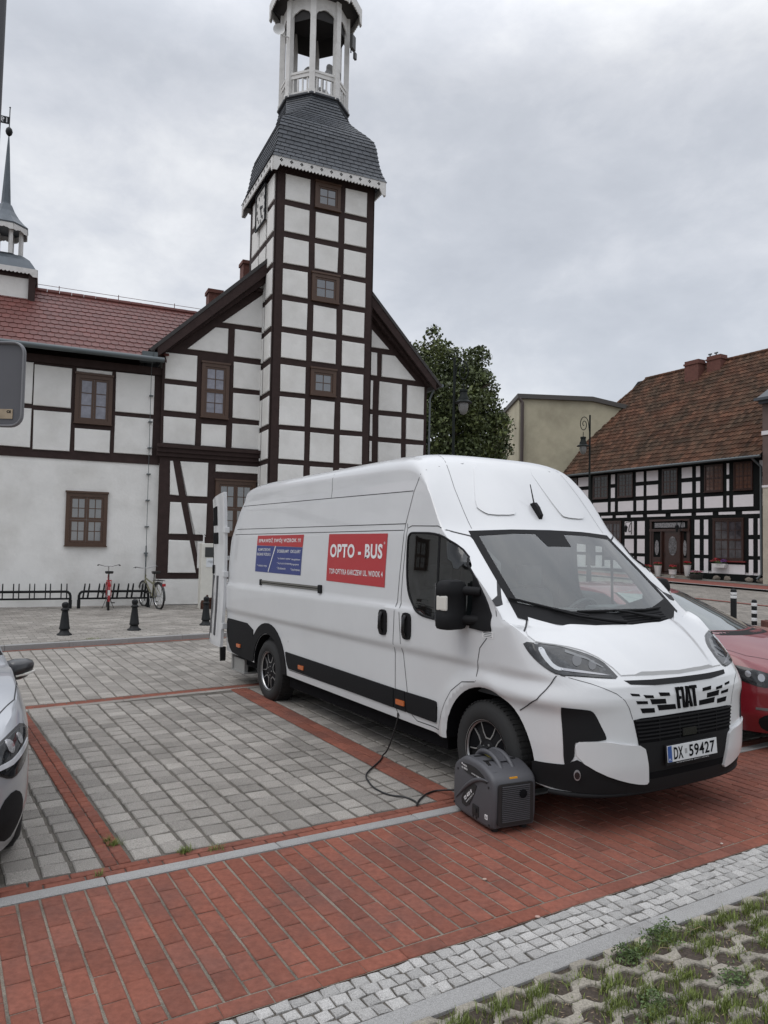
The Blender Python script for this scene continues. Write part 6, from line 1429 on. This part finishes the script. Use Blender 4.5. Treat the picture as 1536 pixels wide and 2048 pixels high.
bm=B(); G=lambda a,b,d:V3(a,-.168-d,b)
prism(bm,chaikin([(-.17,.355),(.02,.372),(.12,.352),(.185,.315),(.185,.300),(.02,.300),(-.08,.305),(-.12,.32)],1),G,0,.004,inset=.001,dch=.001); dp_=obj('logo_panel',bm,M_GBK,gen)
bm=B(); prism(bm,chaikin([(-.15,.085),(-.085,.20),(.07,.275),(.03,.19),(-.05,.075)],1),G,0,.004); obj('model_panel',bm,M_GBK,gen)
bm=B(); pts=[V3(-.24,-.170,.10)+V3(0,0,0)]; 
for k in range(14): t=k/13; pts.append(V3(-.21+.41*t,-.171,.10+.22*math.sin(t*PI*.52)))
tube(bm,pts[1:],[.004+.012*math.sin(k/13*PI) for k in range(14)],8); obj('casing_swoosh',bm,M_GEN,gen,smooth=60)
bm=B(); prism(bm,rrect(.01,.09,.055,.125,.006,2),G,0,.005); box(bm,.03,.07,-.18,-.174,.08,.11); obj('fuel_tap_plate',bm,M_GBK,gen)
def gtext(s,a,b,w,h,par,rot=0,bold=.004,m=None,d=.0055):
    bm=fit_text(text_bm(s,.1,bold),w,h); Mk=Matrix.Translation((a,-.168-d,b))@Matrix.Rotation(rot,4,'Y')@Matrix.Rotation(PI/2,4,'X')
    bmesh.ops.transform(bm,matrix=Mk,verts=bm.verts[:]); return obj('panel_lettering',bm,m or M_PW2,par)
gtext('●',-.128,.352,.014,.014,dp_,bold=0); gtext('PEZAL',-.088,.347,.055,.011,dp_); gtext('FZI 4020 Bi',-.095,.327,.075,.012,dp_); gtext('INVERTER GENERATOR',.06,.319,.13,.009,dp_,bold=.001)
gtext('FZI 4020 Bi',-.045,.165,.125,.024,gen,rot=R_(-42)); gtext('INVERTER GENERATOR',-.018,.152,.13,.009,gen,rot=R_(-42),bold=.001)
bm=B(); prism(bm,rrect(.165,.197,.075,.105,.002,1),G,0,.003); wl=obj('warning_label',bm,M_PW2,gen)
bm=B(); prism(bm,[(.170,.08),(.178,.1),(.181,.1),(.174,.08)],G,.003,.004);prism(bm,[(.183,.082),(.19,.098),(.193,.096),(.187,.08)],G,.003,.004); obj('label_mark',bm,M_DK,wl)
for a,b in ((-.19,.30),(.205,.285),(-.235,.06),(.06,.045),(.215,.05),(.02,.045)): bm=B(); lathe(bm,[(.008,0),(.008,.004)],Matrix.Translation((a,-.168,b))@Matrix.Rotation(PI/2,4,'X'),10); obj('screw',bm,M_GBK,gen)
# vent end
bm=B(); prism(bm,rrect(-.135,.135,.05,.315,.02,3),lambda a,b,d:V3(.262+d,a,b),-.03,.006); ve=obj('vent_panel',bm,M_GBK,gen)
bm=B()
for k in range(19): z=.075+k*.0122; box(bm,.267,.275,-.105,.105,z,z+.005)
obj('vent_slat',bm,M_GEN,ve)
bm=B(); lathe(bm,[(.028,0),(.028,.012),(.015,.014)],Matrix.Translation((.268,.05,.245))@Matrix.Rotation(PI/2,4,'Y'),16); obj('exhaust_outlet',bm,M_DK,ve)
bm=B(); prism(bm,[(-.075,.30),(-.015,.30),(-.015,.322),(-.075,.322)],lambda a,b,d:V3(.235+d+(.31-b)*.1,a+.04,b+.025),.0,.012); obj('hot_surface_label',bm,mat('orange label',(.60,.27,.01),.5),gen)
bm=B(); box(bm,-.285,-.255,-.10,.12,.08,.27,bev=.008); 
for k in range(5): box(bm,-.292,-.284,-.06,-.02,.11+k*.03,.125+k*.03)
obj('control_panel',bm,M_GBK,gen)
# handle, cap, strap
bm=B(); hp_=[V3(-.15,0,.375),V3(-.125,0,.412),V3(-.075,0,.440),V3(0,0,.448),V3(.06,0,.440),V3(.12,0,.412),V3(.16,0,.375)]
for y in (-.045,.045): tube(bm,[q+V3(0,y,0) for q in chaikin(hp_,2,False)],.017,10)
prism(bm,[(-.13,.412),(-.075,.440),(0,.449),(.06,.440),(.115,.415),(.10,.400),(.05,.420),(0,.428),(-.07,.420),(-.115,.40)],lambda a,b,d:V3(a,d,b),-.05,.05)
obj('handle',bm,M_GEN,gen,smooth=45)
bm=B(); tube(bm,[V3(-.06,-.03,.418),V3(.07,-.03,.418)],.009,6); obj('yellow_grip',bm,mat('dull yellow',(.35,.29,.03),.5),gen)
bm=B(); lathe(bm,[(.035,.36),(.035,.385),(.04,.39),(.04,.405),(.02,.41)],Matrix.Translation((-.195,.03,.02)),18); tube(bm,[V3(-.195,.03,.42),V3(-.235,.03,.425)],.012,8); obj('fuel_cap',bm,M_GBK,gen,smooth=40)
bm=B()
for x in (-.055,.065): box(bm,x-.012,x+.012,-.12,.12,.408,.414)
box(bm,.12,.2,-.13,-.10,.37,.374); obj('top_strap',bm,M_GBK,gen)
bm=B(); prism(bm,[(.09,.408),(.175,.378),(.175,.383),(.09,.413)],lambda a,b,d:V3(a,d,b),-.125,-.10); obj('silver_strip',bm,M_CHR,gen)
bm=B()
for x in (-.19,.19):
    for y in (-.11,.11): lathe(bm,[(.022,-.006),(.025,.035)],Matrix.Translation((x,y,0)),12)
obj('foot',bm,M_GBK,gen)
# cable from van sill to generator
uvp=[(3.40,5.60),(3.33,5.50),(3.20,5.38),(3.06,5.26),(2.97,5.15),(2.93,5.03),(2.90,4.93),(2.89,4.84),(2.90,4.72),(2.93,4.66),(2.98,4.62),(3.0,4.56),(3.01,4.49),(2.985,4.43),(2.96,4.40),(3.0,4.45),(3.05,4.50),(3.09,4.53),(3.16,4.58),(3.25,4.61),(3.31,4.60)]
vl=Matrix.Rotation(VANR,4,'Z'); sp0=vl@V3(-1.15,-1.0,.40)+V3(1.604,5.897,0)
pts=[sp0+V3(0,0,.02),sp0+V3(.0,0,-.03)]
e_=lot(*uvp[0],.012)
for k in range(1,6): t=k/6; q=sp0*(1-t)+e_*t; q.z=.36*(1-t)**1.6+.012; pts.append(q)
pts+=[lot(u,v,.011) for u,v in uvp]; ge=gen.matrix_world if 0 else None
gm=Matrix.Translation(gen.location)@Matrix.Rotation(R_(-66),4,'Z'); pts+=[gm@V3(-.34,-.03,.09),gm@V3(-.29,-.03,.13)]
def smooth3(p,n=2):
    for _ in range(n):
        o=[p[0]]
        for a,b in zip(p,p[1:]): o+= [a*.75+b*.25,a*.25+b*.75]
        p=o+[p[-1]]
    return p
bm=B(); tube(bm,smooth3(pts),.0065,8); cb=obj('power_cable',bm,mat('black rubber cable',(.015,.015,.016),.5),smooth=60,label='thin black cable looping over the paving from the van sill to the generator',cat='cable')
bm=B(); tube(bm,[gm@V3(-.325,-.03,.105),gm@V3(-.28,-.03,.135)],.018,8); obj('plug',bm,M_GBK,cb)

# ------------------------------------------------------------------ grass grid pavers, grass and weeds
sheet('soil',[(0.5,-1.5),(8.5,-1.5),(8.5,2.45),(0.5,2.45)],M_SOIL,-.014,(6,3))
bm=B(); rg=random.Random(11); PU=.21; RV=.112
def zig(u,row): 
    ph=((u/PU)+(.5 if row%2 else 0))%1.0
    t=abs(ph-.5)*2            # 1 at cell centre line .. 0
    s=max(0,min(1,(t-.36)/.28)); return (s*2-1)*.027
rows=[]
for r in range(26):
    vc=2.408-r*RV
    u=.6+(r%2)*.0
    n=int((8.4-u)/.0175)
    seg=[]
    def flush(seg):
        if len(seg)<3: return
        T1=[];T2=[];B1=[];B2=[];C1=[];C2=[]
        jz=rg.uniform(-.002,.002); hw=.0262
        for (x,vv) in seg:
            T1.append(bm.verts.new(lot(x,vv-hw+.004,jz))); T2.append(bm.verts.new(lot(x,vv+hw-.004,jz)))
            C1.append(bm.verts.new(lot(x,vv-hw,jz-.005))); C2.append(bm.verts.new(lot(x,vv+hw,jz-.005)))
            B1.append(bm.verts.new(lot(x,vv-hw,-.05))); B2.append(bm.verts.new(lot(x,vv+hw,-.05)))
        for i in range(len(seg)-1):
            bm.faces.new((T1[i],T1[i+1],T2[i+1],T2[i])); bm.faces.new((C1[i],C1[i+1],T1[i+1],T1[i])); bm.faces.new((T2[i],T2[i+1],C2[i+1],C2[i])); bm.faces.new((B1[i],B1[i+1],C1[i+1],C1[i])); bm.faces.new((C2[i],C2[i+1],B2[i+1],B2[i]))
        for i in (0,-1): bm.faces.new((B1[i],C1[i],T1[i],T2[i],C2[i],B2[i]))
    for k in range(n):
        x=u+k*.0175; ph=((x/PU)+(.5 if r%2 else 0))
        seg.append((x,vc+zig(x,r)))
        if k%24==23: flush(seg[:-1]+[(x-.0015,seg[-1][1])] if 0 else seg); seg=[(x+.004,vc+zig(x,r))]
obj('grass_paver_grid',bm,M_CONC,kind='structure',norm=True)
def blade(bm,p,h,w,a,bend,rg=rg):
    d=V3(math.cos(a),math.sin(a),0); s=V3(-d.y,d.x,0)*w
    q0=p-s; q1=p+s; m1=p+d*bend*.35+V3(0,0,h*.6); tip=p+d*bend+V3(0,0,h)
    v=[bm.verts.new(x) for x in (q0,q1,m1+s*.7,m1-s*.7,tip)]; bm.faces.new((v[0],v[1],v[2],v[3])); bm.faces.new((v[3],v[2],v[4]))
gb=B(); wb=B(); lb=B()
for r in range(25):
    vcell=2.352-r*RV
    off=0 if r%2==0 else .5
    for k in range(45):
        uc=(k+ (0.0 if r%2 else .5))*PU+.0
        if not(.9<uc<8.3): continue
        dens=rg.random(); 
        if dens<.12: n=12
        elif dens<.38: n=90
        else: n=230
        kind=rg.random()
        for _ in range(n):
            x=uc+rg.gauss(0,.038); y=vcell+rg.gauss(0,.024); blade(gb,lot(x,y,-.016),rg.uniform(.02,.05)*(1.25 if n>100 else .8),rg.uniform(.0014,.0026),rg.uniform(0,2*PI),rg.uniform(.005,.035))
        if kind>.86:
            for _ in range(90): 
                x=uc+rg.gauss(0,.045); y=vcell+rg.gauss(0,.035); c_=lot(x,y,rg.uniform(-.012,.03)); a=Vector((rg.gauss(0,1),rg.gauss(0,1),rg.gauss(0,.5))).normalized(); b=a.cross(V3(rg.gauss(0,1),rg.gauss(0,1),rg.gauss(0,1))).normalized(); s=rg.uniform(.003,.008); wb.faces.new([wb.verts.new(c_+q) for q in (a*s*1.5,b*s*.7,-a*s*1.5,-b*s*.7)])
        for _ in range(26):
            x=uc+rg.gauss(0,.045); y=vcell+rg.gauss(0,.025); c_=lot(x,y,-.011+rg.random()*.006); a=rg.uniform(0,PI); l=rg.uniform(.004,.016); d=V3(math.cos(a),math.sin(a),.1)*l; s_=V3(-d.y,d.x,0).normalized()*.0018; lb.faces.new([lb.verts.new(c_+q) for q in (d,s_,-d,-s_)])
# bigger weeds along the slab edge
for (u,v,R0,n) in ((3.02,2.40,.085,380),(3.12,2.42,.05,120),(2.76,2.36,.075,380),(2.86,2.36,.05,120),(2.55,2.06,.08,260),(3.0,2.0,.07,220),(2.35,1.93,.08,240),(3.4,1.9,.06,100)):
    for _ in range(n):
        x=u+rg.gauss(0,R0*.5); y=v+rg.gauss(0,R0*.4); c_=lot(x,y,rg.uniform(-.01,.055)*math.exp(-((x-u)**2+(y-v)**2)/(R0*R0))*(1+.8*math.sin(40*x)*math.cos(37*y))); a=Vector((rg.gauss(0,1),rg.gauss(0,1),rg.gauss(0,.5))).normalized(); b=a.cross(V3(rg.gauss(0,1),rg.gauss(0,1),rg.gauss(0,1))).normalized(); s=rg.uniform(.003,.008); wb.faces.new([wb.verts.new(c_+q) for q in (a*s*1.5,b*s*.7,-a*s*1.5,-b*s*.7)])
# weeds growing in the paving joints
for (u,v,z,n,R0) in ((.98,4.72,0,120,.035),(.96,4.80,0,40,.02),(1.33,4.42,0,130,.04),(.83,4.33,0,40,.02),(6.05,4.30,0,300,.08),(1.5,4.36,0,60,.05),(2.4,14.0,SWZ,150,.12),(.8,13.75,SWZ,80,.1)):
    for _ in range(n):
        x=u+rg.gauss(0,R0*.6); y=v+rg.gauss(0,R0*.35); blade(gb,lot(x,y,z-.002),rg.uniform(.01,.05 if z==0 else .03),.0016,rg.uniform(0,2*PI),rg.uniform(.01,.05))
obj('grass',gb,mat('short grass blades',(.13,.165,.035),.7,island=.5),norm=False,kind='stuff',label='short green grass growing in the cells of the concrete grid',cat='grass')
obj('weeds',wb,mat('weed leaves',(.075,.115,.035),.7,island=.45),norm=False,kind='stuff',label='small leafy weeds growing along the grid paving',cat='weeds')
obj('dry_litter',lb,mat('dry stalks and leaves',(.24,.18,.11),.9,island=.5),norm=False,kind='stuff',label='dry stalks and leaf bits lying in the grid cells',cat='litter')
# dry stems, stones, cigarette end
ds=B()
for (u,v,a,l) in ((2.44,1.98,-1.0,.16),(2.85,2.30,.5,.10),(2.78,2.20,2.2,.09),(3.25,2.27,2.4,.12),(3.3,2.25,.3,.07),(3.15,2.33,1.0,.05),(2.2,2.05,.3,.08)):
    q=lot(u,v,.012); d=V3(math.cos(a),math.sin(a),0); tube(ds,[q,q+d*l*.5+V3(0,0,.02),q+d*l+V3(.01,0,.005)],.0014,4)
    tube(ds,[q+d*l*.5+V3(0,0,.02),q+d*l*.8+V3(-d.y,d.x,0)*.03],.001,3)
obj('dry_stems',ds,MATS['dry stalks and leaves'],kind='stuff',label='thin pale dry stems lying over the grid paving',cat='stems')
def pebble(u,v,r,lab,m,fl=.35,nm='pebble',z=.006):
    bm=B(); bmesh.ops.create_icosphere(bm,subdivisions=2,radius=1)
    for vv in bm.verts: vv.co=V3(vv.co.x*r,vv.co.y*r*.8,vv.co.z*r*fl)*(1+.15*noise.noise(vv.co*1.5+V3(u,v,0)))
    o=obj(nm,bm,m,smooth=60,loc=tuple(lot(u,v,z+r*fl)),label=lab,cat='pebble'); return o
pebble(2.63,2.815,.014,'flat round pinkish pebble lying where the red bricks meet the small setts',mat('pinkish stone',(.40,.27,.23),.8))
pebble(2.66,3.27,.013,'pale round pebble lying alone in the middle of the red bricks',mat('pale stone',(.36,.27,.22),.8))
pebble(4.3,2.95,.009,'tiny white pebble on the red bricks near the right edge',mat('white stone',(.55,.5,.45),.8))
pebble(2.9,2.38,.012,'white snail shell on the concrete grid beside the slab edging',mat('snail shell',(.50,.46,.38),.5),fl=.8)
q=lot(3.66,2.16,.012); bm=B(); tube(bm,[q,q+V3(.018,-.012,.002)],.004,8); cg=obj('cigarette_end',bm,mat('cigarette paper',(.62,.58,.52),.8),label='discarded cigarette end on the concrete grid paving',cat='cigarette end')
